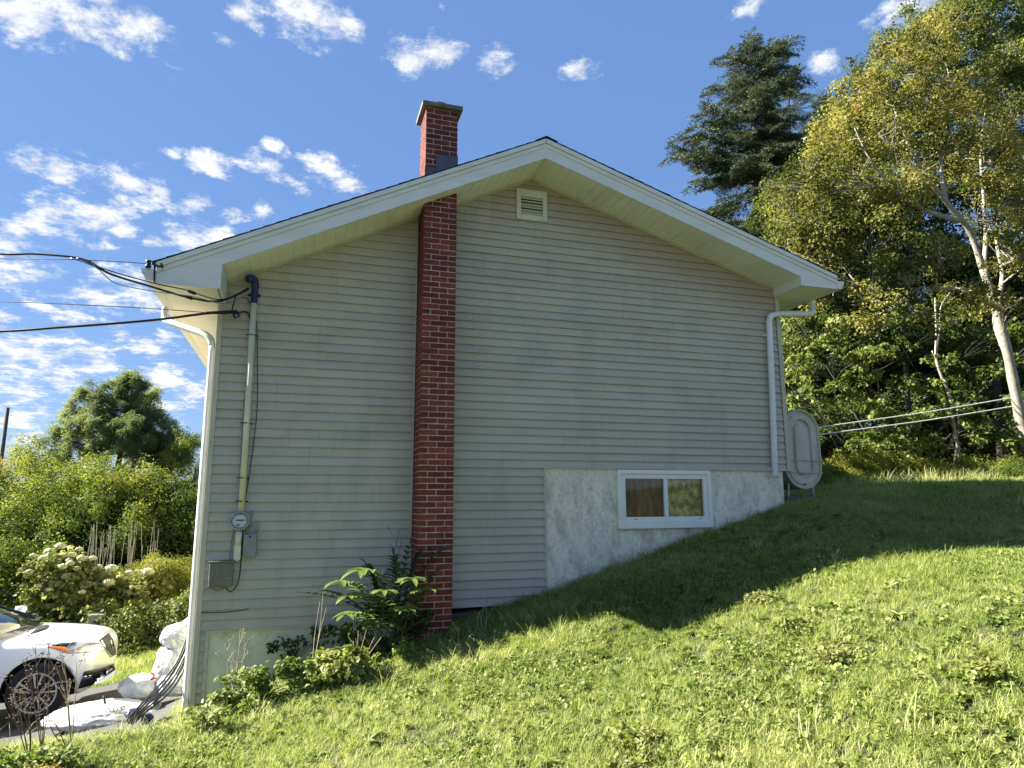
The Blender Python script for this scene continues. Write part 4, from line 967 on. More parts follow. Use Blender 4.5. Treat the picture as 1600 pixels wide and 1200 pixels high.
for i, (x, y, Y, w) in enumerate([(1270, 640, 9, 1.6), (1330, 640, 9.5, 1.8), (1400, 650, 9, 1.8), (1470, 640, 8.5, 1.8), (1540, 650, 8, 1.8), (1600, 640, 7, 1.6), (1660, 640, 5, 1.6)]):
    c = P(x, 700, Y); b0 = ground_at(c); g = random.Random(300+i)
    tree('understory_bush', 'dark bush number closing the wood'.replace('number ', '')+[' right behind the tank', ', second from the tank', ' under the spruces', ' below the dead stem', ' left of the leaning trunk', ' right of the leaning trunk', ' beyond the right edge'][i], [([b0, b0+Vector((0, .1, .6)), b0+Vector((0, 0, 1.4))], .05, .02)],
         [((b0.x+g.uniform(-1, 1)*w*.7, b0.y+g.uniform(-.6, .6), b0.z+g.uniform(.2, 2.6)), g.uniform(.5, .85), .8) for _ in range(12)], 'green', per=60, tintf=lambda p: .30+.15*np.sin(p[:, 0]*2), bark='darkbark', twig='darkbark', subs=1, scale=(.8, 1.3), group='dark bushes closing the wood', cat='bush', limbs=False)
# understory saplings with layered bright leaves
US = [(1240,500,5,.4),(1330,500,5,.5),(1410,490,4.5,.5),(1500,500,4.5,.5),(1570,520,4,.5),(1600,620,3.6,.45),(1600,700,2.6,.4),(1345,590,4.6,.5),(1240,590,5,.4),(1500,620,4,.5),(1380,680,4,.5),(1262,560,4.5,.45),(1300,540,4.2,.5),(1350,560,4.2,.55),(1400,545,3.8,.5),(1255,620,4,.4),(1305,615,3.8,.5),(1370,640,3.6,.5),(1430,600,3.6,.5),(1480,565,3.4,.5),(1530,590,3.2,.5),(1510,655,3,.35),(1330,700,3.6,.45),(1400,700,3.4,.5),(1280,680,3.8,.4),(1460,690,3,.45),(1545,685,2.8,.4),(1580,640,3,.4),(1475,640,3.2,.35),(1590,560,3.2,.4),(1430,655,3.3,.3)]
groups_ = [US[0:6]+US[11:14], US[6:9]+US[14:18], US[9:11]+US[18:21]+US[27:29], US[21:25], US[25:27]+US[29:31]]
lbls = ['leafy sapling with bright layered leaves just right of the house gutter', 'leafy sapling with layered leaves above the clotheslines', 'leafy sapling left of the leaning pale trunk', 'low leafy sapling behind the oil tank', 'low leafy sapling at the foot of the leaning pale trunk']
for gp, lb_ in zip(groups_, lbls):
    c = P(sum(a[0] for a in gp)/len(gp), 720, sum(a[2] for a in gp)/len(gp)+.6); b0 = ground_at(c); top = P(gp[0][0], min(a[1] for a in gp), gp[0][2]+.5)
    tree('sapling', lb_, [([b0, b0.lerp(top, .5)+Vector((.1, 0, 0)), top], .04, .015)], [lob(x, y, Y, r, .42) for x, y, Y, r in gp], 'broad', per=115, tintf=lambda p: .45+.25*np.sin(p[:, 0]*3+p[:, 2]*5), bark='darkbark', twig='darkbark', subs=3, limb_r=.02, scale=(.45, .8), group='saplings under the trees', cat='sapling')
# dead pale forked stem
mb = MB(); mb.tube(smooth_path([P(1482, 612, 3.2), P(1470, 585, 3.2), P(1462, 555, 3.2), P(1463, 520, 3.2), P(1461, 465, 3.2)], 4), [.03]*8+[.022]*8+[.01], 7)
mb.tube(smooth_path([P(1463, 552, 3.2), P(1468, 520, 3.2), P(1470, 480, 3.2), P(1484, 458, 3.2)], 4), .016, 6); mb.tube(smooth_path([P(1466, 568, 3.2), P(1456, 548, 3.2)], 4), .014, 6)
mb.tube([P(1482, 612, 3.2), ground_at(P(1500, 700, 3.4))], .03, 6)
mb.build('dead_stem', M['bark'], None, smooth=True, label='pale forked dead stem leaning in front of the dark wood', cat='dead tree')

def conifer(name, label, base, h, rmax, seed, var, lean=(0, 0), group=None, z0=.12, dens=1.0, power=.8, sc=1.0, gaps=.16, mats='darkbark'):
    g = random.Random(seed); t = empty(name, base, label, 'tree', group)
    top = base+Vector((lean[0], lean[1], h)); mb = MB(); sp = [base.lerp(top, i/10)+Vector((math.sin(i)*.04, 0, 0)) for i in range(11)]
    mb.tube(sp, [.012+(h*.015)*(1-i/10)**1.1 for i in range(11)], 8); mb.build('trunk', M[mats], t, smooth=True)
    br = MB(); pts = []; rots = []; scs = []
    z = z0
    while z < .985:
        nb = g.randint(4, 6); off = g.uniform(0, 6.28)
        for k in range(nb):
            if g.random() < gaps: continue
            a = off+2*PI*k/nb+g.uniform(-.35, .35); ln = rmax*((1-z)**power)*(g.uniform(.45, 1.2) if g.random() < .9 else 1.35)+.12
            o = base.lerp(top, z); d = Vector((math.cos(a), math.sin(a), 0)); m = 6; pp = []
            for i in range(m+1):
                u = i/m; pp.append(o+d*ln*u+Vector((0, 0, -.22*ln*u+.20*ln*u*u*u)))
            br.tube(pp, [max(.006, .012*ln*(1-i/m)+.004) for i in range(m+1)], 5, cap=False)
            ns = max(2, int(ln/.17*dens))
            for q in range(ns):
                u = (q+g.random()*.6)/ns
                if u < .22 and z < .8: continue
                p = pp[min(m, int(u*m))].lerp(pp[min(m, int(u*m)+1)], u*m-int(u*m))
                for sd_ in (-1, 1):
                    pts.append(tuple(p+Vector((g.uniform(-.04, .04), g.uniform(-.04, .04), g.uniform(-.05, .03)))))
                    rots.append((g.uniform(-.5, .5), g.uniform(-.1, .5), a+sd_*g.uniform(.3, .95))); scs.append(sc*g.uniform(.65, 1.1)*min(1, .45+ln*.3))
        z += g.uniform(.024, .046)*(14/h)**.5
    for i in range(16):                                            # bushy leader
        u = .93+.07*i/16; q = base.lerp(top, u); a = i*2.4
        pts.append(tuple(q)); rots.append((0, -.9+.3*(i % 2), a)); scs.append(sc*.5*(1.6-(u-.93)*9))
    n = len(pts); br.build('branches', M[mats], t, smooth=True, kind='stuff')
    scatter('foliage', var, pts, rots, scs, rng.uniform(.15, .85, n), t, kind='stuff'); return t
b = ground_at(P(1195, 700, 12)); tp = P(1172, 58, 12)
conifer('spruce_tree', 'tall ragged spruce rising above the right roof slope', b, (tp-b).z, 4.1, 5, 'spruce', lean=(tp.x-b.x, 0), dens=1.45, gaps=.24, power=.5, z0=.25, sc=1.25)
b = ground_at(P(1300, 700, 15)); tp = P(1285, 150, 15)
conifer('spruce_tree', 'dark spruce between the tall spruce and the maple', b, (tp-b).z, 4.4, 9, 'spruce', lean=(tp.x-b.x, 0), dens=1.1, gaps=.12, power=.6, z0=.2, sc=1.4)
b = ground_at(P(1240, 700, 17)); tp = P(1232, 120, 17)
conifer('spruce_tree', 'slender spruce just right behind the tall ragged one', b, (tp-b).z, 3.6, 12, 'spruce', lean=(tp.x-b.x, 0), dens=1.0, gaps=.2, power=.6, z0=.3, sc=1.4)

# left background ------------------------------------------------
def shrub(name, label, cx, cy, Y, w, h, var, tint, n, seed, group=None, cat='shrub', scale=(.8, 1.3), base=None, stems=True, per=None, flat=.8):
    """cx,cy: where the top shows"""
    top = P(cx, cy, Y); g = random.Random(seed); b0 = base or ground_at(Vector((top.x, Y, 0))); H = top.z-b0.z
    lobes = []
    for i in range(n):
        u = g.uniform(-1, 1); v = g.random()
        hh = H*(1-.35*abs(u)**2)
        lobes.append(((b0.x+u*w, b0.y+g.uniform(-.5, .5)*w*.7, b0.z+hh*(.22+.62*v)), g.uniform(.20, .36)*min(w, H)*.9+.12, flat))
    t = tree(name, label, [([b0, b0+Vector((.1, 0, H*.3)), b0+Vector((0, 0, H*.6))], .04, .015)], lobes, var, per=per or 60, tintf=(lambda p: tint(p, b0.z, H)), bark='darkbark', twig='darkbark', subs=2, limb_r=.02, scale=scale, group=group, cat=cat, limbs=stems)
    return t
hedge_l = ['tall shrub at the left edge with reddish yellow tips', 'yellow green shrub in front of the utility pole', 'dense shrub below the left side of the pine clump', 'bright green shrub directly below the pine trunks', 'yellow green shrub right of the pine trunks', 'shrub against the house corner at the right end of the thicket', 'dark lower shrub at the left edge of the thicket', 'rounded shrub at the front of the thicket above the dry stalks', 'dark lower shrub right of the dry stalks', 'shrub behind the hydrangea at the foot of the thicket']
spec = [(5,690,13,2.4),(60,690,13,2.0),(120,702,12.5,2.0),(165,696,12,1.7),(225,712,11.5,1.7),(290,738,11,1.5),(20,780,11,1.7),(185,785,11.3,1.4),(270,780,10.6,1.4),(100,785,10.8,1.5)]
for i, (x, y, Y, w) in enumerate(spec):
    tf = (lambda p, z0, H, i=i: .04+.74*np.clip((p[:, 2]-z0)/H, 0, 1)**2+.12*np.sin(p[:, 0]*2.2+i)+(.16 if i in (0, 1) else 0))  # sunlit tops and shaded foot painted in: tint rises with height
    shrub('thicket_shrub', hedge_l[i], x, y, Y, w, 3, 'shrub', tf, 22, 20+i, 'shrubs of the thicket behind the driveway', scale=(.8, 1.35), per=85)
for i, (x, y, Y, w) in enumerate([(-90, 690, 13, 2.6), (345, 745, 12, 2), (-60, 790, 9, 1.8)]):
    shrub('thicket_shrub', ['shrub beyond the left edge', 'shrub hidden behind the house corner', 'low shrub beyond the left edge'][i], x, y, Y, w, 3, 'shrub', (lambda p, z0, H: .45+0*p[:, 0]), 14, 40+i, 'shrubs of the thicket behind the driveway', per=60)
# pines and trees beyond
def pine(label, px, py, Y, lobes, seed):
    b0 = ground_at(P(px, py, Y)); L2 = [lob(*a) for a in lobes]; top = Vector(L2[0][0])
    tree('pine_tree', label, [([b0, b0.lerp(top, .5)+Vector((.15, 0, 0)), top], .20, .05)], L2, 'pine', per=50, tintf=lambda p: .40+.2*np.sin(p[:, 0]*1.5+p[:, 2]), bark='darkbark', twig='darkbark', subs=6, limb_r=.06, scale=(.75, 1.3), group='pines beyond the thicket')
pine('broad round pine with dark trunks showing at its foot', 165, 760, 26, [(200,605,26,.8,.9),(165,618,26,.9),(140,650,26,1.0),(185,640,26,1.1),(215,650,26,1.0),(120,670,26,.7),(165,665,25.5,.9),(210,618,26.5,.7),(187,602,26,.45),(208,590,26,.3),(196,592,26,.25),(224,604,26,.3),(150,612,26,.5),(112,640,26,.5),(105,665,26,.6),(95,690,26,.7),(130,695,25.5,.8),(120,612,26,.35),(165,688,25.5,.6),(190,700,26,.6),(145,705,26,.6),(178,672,25,.6),(100,705,26,.6),(205,695,25,.6)], 1)
pine('darker pine right of the broad one', 178, 760, 26.5, [(225,640,27,.8),(235,665,26.5,1.0),(255,680,26,.9),(215,682,25,.8),(275,690,26,.8),(205,660,24.5,.55),(238,625,27,.5),(250,700,26,.8),(212,700,25,.5),(285,705,26,.9),(225,720,26,.8),(262,722,26,.9),(240,612,27,.3)], 2)
for i, (x, y, Y, w, c) in enumerate([(112, 612, 27, 2.4, .68), (262, 628, 27.5, 2.6, .62), (312, 634, 24, 1.5, .62), (85, 665, 28, 1.2, .8)]):
    shrub('broadleaf_tree', ['yellowing tree at the left behind the round pine', 'olive tree behind the right end of the pines', 'thin tree beside the house corner', 'small orange tinted tree left of the pines'][i], x, y, Y, w, 5, 'shrub', (lambda p, z0, H, c=c: c+.1*np.sin(p[:, 0]*2)), 20, 60+i, cat='tree', scale=(1.2, 1.9), per=26, stems=False)
# utility pole
b0 = P(12, 637, 24); MB().tube([(b0.x, 24, float(gz(b0.x, 24))-.2), (b0.x, 24, b0.z)], [.085, .075], 10).build('utility_pole', M['pole'], None, smooth=True, label='wooden utility pole standing beyond the thicket at the left edge', cat='utility pole')
# far wood on the horizon
far = []
for i in range(420):
    a = rng.uniform(-.9, 1.4); d_ = rng.uniform(52, 75); x = math.sin(a)*d_; y = -8+math.cos(a)*d_
    far.append((x, y, float(gz(x, y))+rng.uniform(.3, 3.0 if a < .2 else 9)))
far = np.array(far); scatter('far_wood', 'green', far, rot_rand(len(far), .5), rng.uniform(5, 8, len(far)), rng.uniform(.3, .7, len(far)), None, kind='stuff', label='distant wood on the skyline', cat='wood')

# ================================================================ garden behind the driveway
def blob_rock(name, mtl, c, r, seed, parent=None, amp=.18, fr=2.2, sub=3, **tg):
    g = random.Random(seed); bm = bmesh.new(); bmesh.ops.create_icosphere(bm, subdivisions=sub, radius=1)
    from mathutils import noise
    o_ = Vector((g.uniform(0, 50), g.uniform(0, 50), 0))
    for v in bm.verts:
        q = v.co.copy(); k = 1+amp*noise.noise(q*fr+o_)+amp*.5*noise.noise(q*fr*2.7+o_)
        v.co = Vector((q.x*r[0], q.y*r[1], q.z*r[2]))*k
    me = bpy.data.meshes.new(name); bm.to_mesh(me); bm.free(); me.materials.append(mtl); me.polygons.foreach_set('use_smooth', [True]*len(me.polygons))
    off = Vector((0, 0, 0)); qn = parent
    while qn is not None: off += qn.location; qn = qn.parent
    o = link(name, me, parent, Vector(c)-off); tag(o, tg.get('label'), tg.get('cat'), tg.get('group'), tg.get('kind')); return o
gwall = empty('retaining_wall', (-3.4, 7.35, -3.2), 'low garden retaining wall of flat stones and dark timbers behind the car', 'retaining wall')
x = -9.5
while x < -3.75:
    w = random.uniform(.4, .8); mb = MB(); mb.box(x, x+w-.02, 7.22, 7.60, -3.25, -2.86+random.uniform(-.02, .02)); mb.build('stone', M['stone'], gwall, bevel=.04)
    mb = MB(); mb.box(x+.12, x+min(w+.08, .7), 7.18+random.uniform(-.04, .04), 7.60, -2.835, -2.66+random.uniform(-.03, .04)); mb.build('stone', M['stone'], gwall, bevel=.04); x += w
MB().box(-3.74, -3.44, 7.16, 7.55, -3.2, -2.50).build('stone', M['stone'], gwall, bevel=.04, label='upright pale block ending the stones')
for k in range(3): MB().box(-3.43, -1.75+.05*k, 7.25+.03*k, 7.45+.03*k, -3.18+.19*k, -3.00+.19*k).build('timber', M['timber'], gwall, bevel=.015)

def hydrangea():
    t = empty('hydrangea_bush', (-4.2, 8.2, -2.75), 'hydrangea bush with large cream flower heads behind the car', 'flower bush')
    stems = MB(); pts = []; g = random.Random(4)
    heads = [(52,868),(68,872),(62,885),(46,893),(78,862),(95,853),(110,855),(124,858),(73,878),(88,874),(100,868),(113,866),(128,872),(58,900),(72,905),(85,912),(64,925),(82,900),(98,885),(92,895),(110,880),(104,900),(120,888),(135,913),(128,925),(60,915),(76,921),(140,905),(175,888),(188,902),(202,895),(170,910),(145,872),(232,893),(60,930),(78,935),(90,918),(116,878),(132,885),(150,890),(165,898),(155,885),(160,905),(54,880),(108,875),(86,884)]
    for i, (x, y) in enumerate(heads):
        p = P(x, y, g.uniform(7.6, 8.5)); r = g.uniform(.045, .09)
        blob_rock('flower_head', M['cream_flower'], p, (r*1.15, r*1.1, r*.72), 100+i, t, .55, 7.5, 4)
        q = Vector((-4.25+g.uniform(-.3, .6), 8.2+g.uniform(-.2, .3), -2.7)); mid = q.lerp(p, .55)+Vector((0, 0, .15)); stems.tube(smooth_path([q, mid, p-Vector((0, 0, .04))], 3), .007, 5, cap=False)
    stems.build('stems', M['stem'], t, smooth=True, kind='stuff')
    L2 = [lob(x, y, 8.2, r*1.15, .8) for x, y, r in ((75,895,.36),(100,885,.36),(120,895,.34),(70,925,.32),(100,920,.36),(130,925,.32),(150,905,.26),(95,945,.28),(125,950,.28),(60,940,.25))]
    p_ = lobe_points(L2, 420); n = len(p_); scatter('foliage', 'hydra', p_, rot_rand(n, .6), rng.uniform(.5, .85, n), rng.uniform(.35, 1.0, n), t, kind='stuff')
hydrangea()
for i, (x, y, Y, w, lb_, v, c, ss) in enumerate([(190, 888, 8.1, .85, 'yellow green leafy bush right of the hydrangea', 'hydra', .95, (.55, .9)), (235, 872, 8.5, .85, 'leafy goldenrod clump in the garden bed left of the house corner', 'shrub', .75, (.5, .8)), (280, 858, 8.6, .9, 'tall goldenrod clump beside the house corner', 'shrub', .9, (.45, .75)),
        (215, 940, 7.5, .7, 'dark leafy bush growing over the retaining timbers', 'hydra', .45, (.4, .7)), (265, 930, 7.0, .7, 'dark green bush behind the white bags', 'green', .6, (.45, .75)), (20, 935, 8.5, 1.1, 'grassy weed clump behind the windscreen', 'shrub', .8, (.5, .8)), (100, 955, 7.75, .5, 'small pale leaved bush over the retaining stones', 'hydra', .15, (.35, .55)), (215, 990, 6.4, .3, 'small shrub in the grass behind the plastic bag', 'hydra', .25, (.3, .5))]):
    shrub('garden_bush', lb_, x, y, Y, w, 1.2, v, (lambda p, z0, H, c=c: c+.12*np.sin(p[:, 0]*6)), 14, 80+i, cat='bush', scale=ss, per=300)
mb = MB()
for i in range(50):                                               # dry pale stalks in front of the thicket
    x = random.choice([random.uniform(130, 185), random.uniform(195, 250)]); Y = random.uniform(8.8, 9.3); p = P(x, random.uniform(812, 860), Y); q = ground_at(Vector((p.x+random.uniform(-.12, .12), Y, 0)))
    mb.tube([q, q.lerp(p, .5)+Vector((random.uniform(-.05, .05), 0, 0)), p], .0045, 4, cap=False)
mb.build('dry_stalks', M['drypale'], None, smooth=True, label='row of pale dry upright stalks before the thicket', cat='dry stalks', kind='stuff')

# ================================================================ CAR
GC = -3.03
car = empty('parked_car', (-4.4, 3.0, GC), 'white compact suv parked at the house corner, nose to the right', 'car')
CXN, CYC = -2.42, 2.98; NX = lambda u: CXN-u
stn = [(0.0,.60,.36,.66,.72),(.02,.68,.30,.76,.80),(.07,.75,.25,.83,.88),(.16,.80,.22,.87,.935),(.34,.84,.20,.905,.965),(.60,.872,.20,.935,.99),(.88,.88,.20,.955,1.015),(1.15,.882,.20,.965,1.03),(1.7,.885,.20,.97,1.03),(2.4,.885,.20,.975,1.02),(3.2,.88,.20,.99,1.02),(3.8,.86,.22,1.0,1.03),(4.12,.80,.28,.98,1.02),(4.26,.70,.36,.9,.96)]
mb = MB(); rings = []
for u, w, zb, zs, zt in stn:
    h = [(0, zb), (w-.14, zb), (w-.045, zb+.03), (w-.012, zb+.16), (w, zb+(zs-zb)*.5), (w-.008, zs-.10), (w-.045, zs-.022), (w-.13, zs+(zt-zs)*.42), (w*.5, zt-.022), (0, zt)]
    full = [(-a, b) for a, b in h]+[(a, b) for a, b in h[::-1]][1:-1]
    rings.append([(NX(u), CYC+a, GC+b-(.055*min(1, max(0, (b-.5)/.3))*(1 if u < 1.3 else 0))) for a, b in full])
loft(mb, rings); body = mb.build('body', M['carpaint'], car, smooth=True, sub=2)
cut = MB()
for u in (.545, 3.165):
    n = 40
    for s in (-1, 1):
        y0_, y1_ = (CYC+s*.60, CYC+s*1.1)
        cut.lathe([(0, min(y0_, y1_)), (.39, min(y0_, y1_)), (.39, max(y0_, y1_)), (0, max(y0_, y1_))], (NX(u), 0, GC+.345), 'Y', 40)
cutter = cut.build('cutter', M['blackplastic'], None)
bo = body.modifiers.new('arch', 'BOOLEAN'); bo.operation = 'DIFFERENCE'; bo.object = cutter; bo.solver = 'EXACT'
body.data.materials.append(M['blackplastic'])
dg = bpy.context.evaluated_depsgraph_get(); ev = body.evaluated_get(dg); bme = bpy.data.meshes.new_from_object(ev, depsgraph=dg)
body.modifiers.clear(); old = body.data; body.data = bme; bme.name = 'body'
bpy.data.objects.remove(cutter)
for p_ in bme.polygons:                                            # inside of the wheel arches is black liner
    c = p_.center+body.location+car.location
    for u in (.545, 3.165):
        if abs(c.y-CYC) < .885 and (Vector((c.x-NX(u), 0, c.z-GC-.335)).length < .40): p_.material_index = min(1, len(bme.materials)-1)
from mathutils.bvhtree import BVHTree
bvh = BVHTree.FromPolygons([v.co+body.location+car.location for v in bme.vertices], [tuple(p_.vertices) for p_ in bme.polygons])
def patch(name, poly, matl, off=.004, cuts=4, parent=None, **tg):
    """a panel following the car body, outlined by where its corners show"""
    bm = bmesh.new(); vs = [bm.verts.new((x, y, 0)) for x, y in poly]; bm.faces.new(vs)
    bmesh.ops.subdivide_edges(bm, edges=bm.edges[:], cuts=cuts); bmesh.ops.triangulate(bm, faces=bm.faces[:])
    bmesh.ops.subdivide_edges(bm, edges=[e for e in bm.edges if not e.is_boundary], cuts=2); bmesh.ops.triangulate(bm, faces=bm.faces[:])
    for v in bm.verts:
        d = fw+rt*((v.co.x-800)/FPX)+up*((600-v.co.y)/FPX); d.normalize(); h = bvh.ray_cast(CAM, d)
        v.co = (h[0]+(h[1] if h[1].dot(d) < 0 else -h[1])*off) if h[0] is not None else CAM+d*9.6
    mb = MB(); bm.verts.index_update(); mb.add([v.co.copy() for v in bm.verts], [tuple(v.index for v in f.verts) for f in bm.faces]); bm.free()
    o = mb.build(name, matl, parent or car, smooth=True, label=tg.get('label')); s = o.modifiers.new('solid', 'SOLIDIFY'); s.thickness = .006; s.offset = -1; return o
sc_ = lambda pts: [(x/5.455, 920+y/5.455) for x, y in pts]
hl = patch('headlight', sc_([(395,492),(470,470),(600,458),(720,458),(845,466),(825,510),(795,540),(700,548),(580,556),(500,528)]), M['lamp'], .004)
patch('turn_signal', sc_([(400,494),(500,497),(560,500),(590,552),(545,540),(470,514)]), M['amber'], .009, parent=hl)
patch('lamp_brow', sc_([(440,488),(520,468),(640,462),(640,474),(580,498),(520,500)]), M['blackgloss'], .008, parent=hl)
gr = patch('grille', sc_([(845,440),(925,378),(960,430),(990,530),(985,560),(940,585),(900,520)]), M['blackplastic'], .004)
patch('grille_chrome', sc_([(852,440),(868,432),(915,520),(948,574),(938,582),(900,530)]), M['chrome'], .010, parent=gr)
patch('badge', sc_([(935,440),(958,440),(965,500),(945,505)]), M['chrome'], .014, parent=gr, cuts=2)
patch('bumper_inset', sc_([(715,705),(860,672),(970,640),(985,690),(920,745),(830,758),(790,820),(665,850)]), M['blackplastic'], .004)
patch('fog_lamp', sc_([(695,748),(795,730),(798,752),(725,780),(688,782)]), M['chrome'], .010, cuts=2)
patch('skid_plate', sc_([(815,768),(900,745),(985,690),(980,720),(920,770),(860,800),(792,812)]), M['carpaint'], .012, cuts=2)
patch('cowl', sc_([(255,388),(330,318),(400,308),(422,318),(395,345),(330,368)]), M['blackplastic'], .006, cuts=2)
patch('hood_seam', sc_([(262,392),(268,388),(310,470),(420,470),(640,452),(850,462),(850,467),(640,457),(420,476),(306,476)]), M['blackplastic'], .0015, cuts=3)
# cabin
mb = MB(); cab = []
for fz, ua, ub, w in ((.965, .92, 4.05, .80), (1.16, 1.40, 4.0, .75), (1.40, 1.92, 3.85, .66), (1.52, 2.2, 3.6, .58)):
    n = 8; ring_ = []
    for i in range(n+1): v_ = -1+2*i/n; ring_.append((NX(ua+.17*abs(v_)**2.2), CYC+w*v_, GC+fz))
    for i in range(n+1): v_ = 1-2*i/n; ring_.append((NX(ub-.1*abs(v_)**2.2), CYC+w*v_, GC+fz))
    cab.append(ring_)
loft(mb, cab); mb.build('windscreen_and_windows', M['carglass'], car, smooth=True)
mb = MB(); loft(mb, [[(x+(NX(2.7)-x)*k_, CYC+(y-CYC)*(1.03 if k_ < .05 else .93), z+dz) for x, y, z in cab[3]] for k_, dz in ((0, -.015), (.01, .02), (.12, .05), (.5, .07))]); mb.build('roof', M['carpaint'], car, smooth=True)
for s in (-1, 1):
    mb = MB()
    pil = [cab[k][0 if s < 0 else 8] for k in range(4)]
    mb.tube(smooth_path([Vector(q)+Vector((0, s*.01, .0)) for q in pil], 4), .022, 8); mb.build('pillar', M['blackgloss'], car, smooth=True)
    for uu in (2.45, 3.35):
        mb = MB(); mb.tube([(NX(uu), CYC+s*.80, GC+1.0), (NX(uu+.02), CYC+s*.62, GC+1.5)], .03, 8); mb.build('pillar', M['blackgloss'], car, smooth=True)
    mb = MB(); mb.lathe([(0, -.05), (.06, -.04), (.08, 0), (.07, .05), (0, .06)], (NX(1.40), CYC+s*.99, GC+1.08), 'Z', 14); mb.build('mirror', M['carpaint'], car, smooth=True)
def wheel(u, s):
    cx, cy, cz = NX(u), CYC+s*.80, GC+.335
    e = empty('wheel', Vector((cx, cy, cz))-car.location, None, None); e.parent = car
    mb = MB(); mb.lathe([(.225, -.10), (.30, -.105), (.328, -.085), (.335, -.04), (.335, .04), (.328, .085), (.30, .105), (.225, .10)], (cx, cy, cz), 'Y', 48, cap=False); mb.build('tyre', M['tyre'], e, smooth=True)
    mb = MB(); mb.lathe([(0, -.06), (.21, -.045), (.21, .05), (0, .05)], (cx, cy, cz), 'Y', 40); mb.build('hub_back', M['tyre'], e)
    mb = MB(); mb.lathe([(.215, -.102), (.232, -.106), (.232, .1), (.215, .1)], (cx, cy, cz), 'Y', 48, cap=False); mb.build('rim', M['rim'], e)
    for i in range(5):
        for dd_ in (-.17, .17):
            a = 2*PI*i/5+dd_+.25; a2 = a+(.05 if dd_ > 0 else -.05); yq = cy+s*.098; t_ = .008
            pr = lambda r_, an: (cx+r_*math.cos(an), cz+r_*math.sin(an))
            q = [pr(.055, a-.10), pr(.218, a2-.062), pr(.218, a2+.062), pr(.055, a+.10)]
            mb = MB(); mb.prism(q, yq-t_, yq+t_); mb.build('spoke', M['rim'], e, bevel=.002)
    mb = MB(); mb.lathe([(0, s*.108), (.035, s*.106), (.05, s*.09), (.05, 0), (0, 0)] if s < 0 else [(0, 0), (.05, 0), (.05, .09), (.035, .106), (0, .108)], (cx, cy, cz), 'Y', 20); mb.build('hub_cap', M['blackgloss'], e, smooth=True)
for u in (.545, 3.165):
    for s in (-1, 1): wheel(u, s)

# ================================================================ bags, sacks, pipes by the corner
from mathutils import noise as NZ
def bag(label, c, r, seed, m='bag', amp=.10, knot=None, flatb=True, cat='plastic bag', group='stuffed plastic bags at the house corner', name='plastic_bag'):
    g = random.Random(seed); bm = bmesh.new(); bmesh.ops.create_icosphere(bm, subdivisions=5, radius=1); o_ = Vector((g.uniform(0, 50), 3, 7))
    for v in bm.verts:
        q = v.co.copy(); k = 1+amp*1.3*NZ.noise(q*1.4+o_)+amp*.6*(1-abs(NZ.noise(q*3.1+o_))*2)+amp*.45*(1-abs(NZ.noise(q*7+o_))*2)
        p = Vector((q.x*r[0], q.y*r[1], q.z*r[2]))*k
        if flatb and p.z < -r[2]*.72: p.z = -r[2]*.72+(p.z+r[2]*.72)*.15
        v.co = p
    if knot:
        k0 = Vector(knot)
        for v in bm.verts:
            d = v.co.normalized().dot(k0.normalized())
            if d > .90: v.co += k0*((d-.90)/.10)**1.5
    me = bpy.data.meshes.new(name); bm.to_mesh(me); bm.free(); me.materials.append(M[m]); me.polygons.foreach_set('use_smooth', [True]*len(me.polygons))
    o = link(name, me, None, Vector(c)); return tag(o, label, cat, group)
bag('white plastic bag with a knotted top, highest of the stack', P(280, 994, 1.5), (.19, .17, .15), 1, knot=(.10, 0, .16), flatb=False)
bag('small white plastic bag squeezed in the middle of the stack', P(283, 1020, 1.5), (.14, .15, .13), 2, flatb=False)
bag('large white plastic bag leaning behind the black pipes', P(268, 1046, 1.5), (.19, .20, .24), 3, knot=(-.03, 0, .05))
bag('bulging white plastic bag at the bottom of the stack', P(280, 1066, 1.4), (.22, .20, .17), 4)
bt = bag('round white plastic bag with a red tie lying left of the stack', P(222, 1073, 1.5), (.235, .20, .145), 5, knot=(.05, 0, .03))
mb = MB(); c = P(240, 1055, 1.3); mb.tube(smooth_path([c+Vector((-.03, 0, .03)), c+Vector((.01, -.02, 0)), c+Vector((-.02, -.02, -.04)), c+Vector((.02, 0, -.03))], 4), .012, 6); mb.build('tie', M['red'], bt, smooth=True)
sk = bag('flat white woven sack with blue print lying on the driveway', P(160, 1118, 1.0), (.52, .34, .13), 6, 'tarp', .10, cat='sack', group=None, name='woven_sack')
mb = MB()
for i, (dx_, dz_) in enumerate([(0, 0), (.03, .0), (.06, .004), (.10, .002), (.13, .0)]):
    c = P(168+i*6, 1110-i*.7, .665); mb.lathe([(.018, 0), (.022, 0), (.022, .012), (.018, .012)], c, 'Y', 12, cap=False)
mb.build('print', M['ink'], sk)
mb = MB(); mb.tube([P(162, 1087, .95), P(165, 1103, .95)], .012, 8); mb.tube([P(169, 1101, .93), P(173, 1103, .93)], .014, 8)
mb.build('dark_peg', M['black'], None, smooth=True, label='small dark peg sticking up on the white sack', cat='peg')
for i in range(5):
    o_ = Vector((.030*i, .02*(i % 2), .010*i)); sp = 5*i
    MB().tube(smooth_path([P(297, 978, .42)+o_, P(289, 1004, .34)+o_, P(275, 1036, .22)+o_, P(258, 1060+sp*.6, .1)+o_, P(238, 1082+sp*.7, -.05)+o_, P(218, 1103+sp*.6, -.25)+o_*.6, P(196, 1128+sp*.4, -.48)+o_*.5], 5), .0105, 8).build('black_pipe', M['pipe'], None, smooth=True, label=['leftmost', 'second from left', 'middle', 'second from right', 'rightmost'][i]+' black plastic pipe in the bundle leaning on the house corner', cat='pipe', group='bundle of black pipes leaning on the corner')
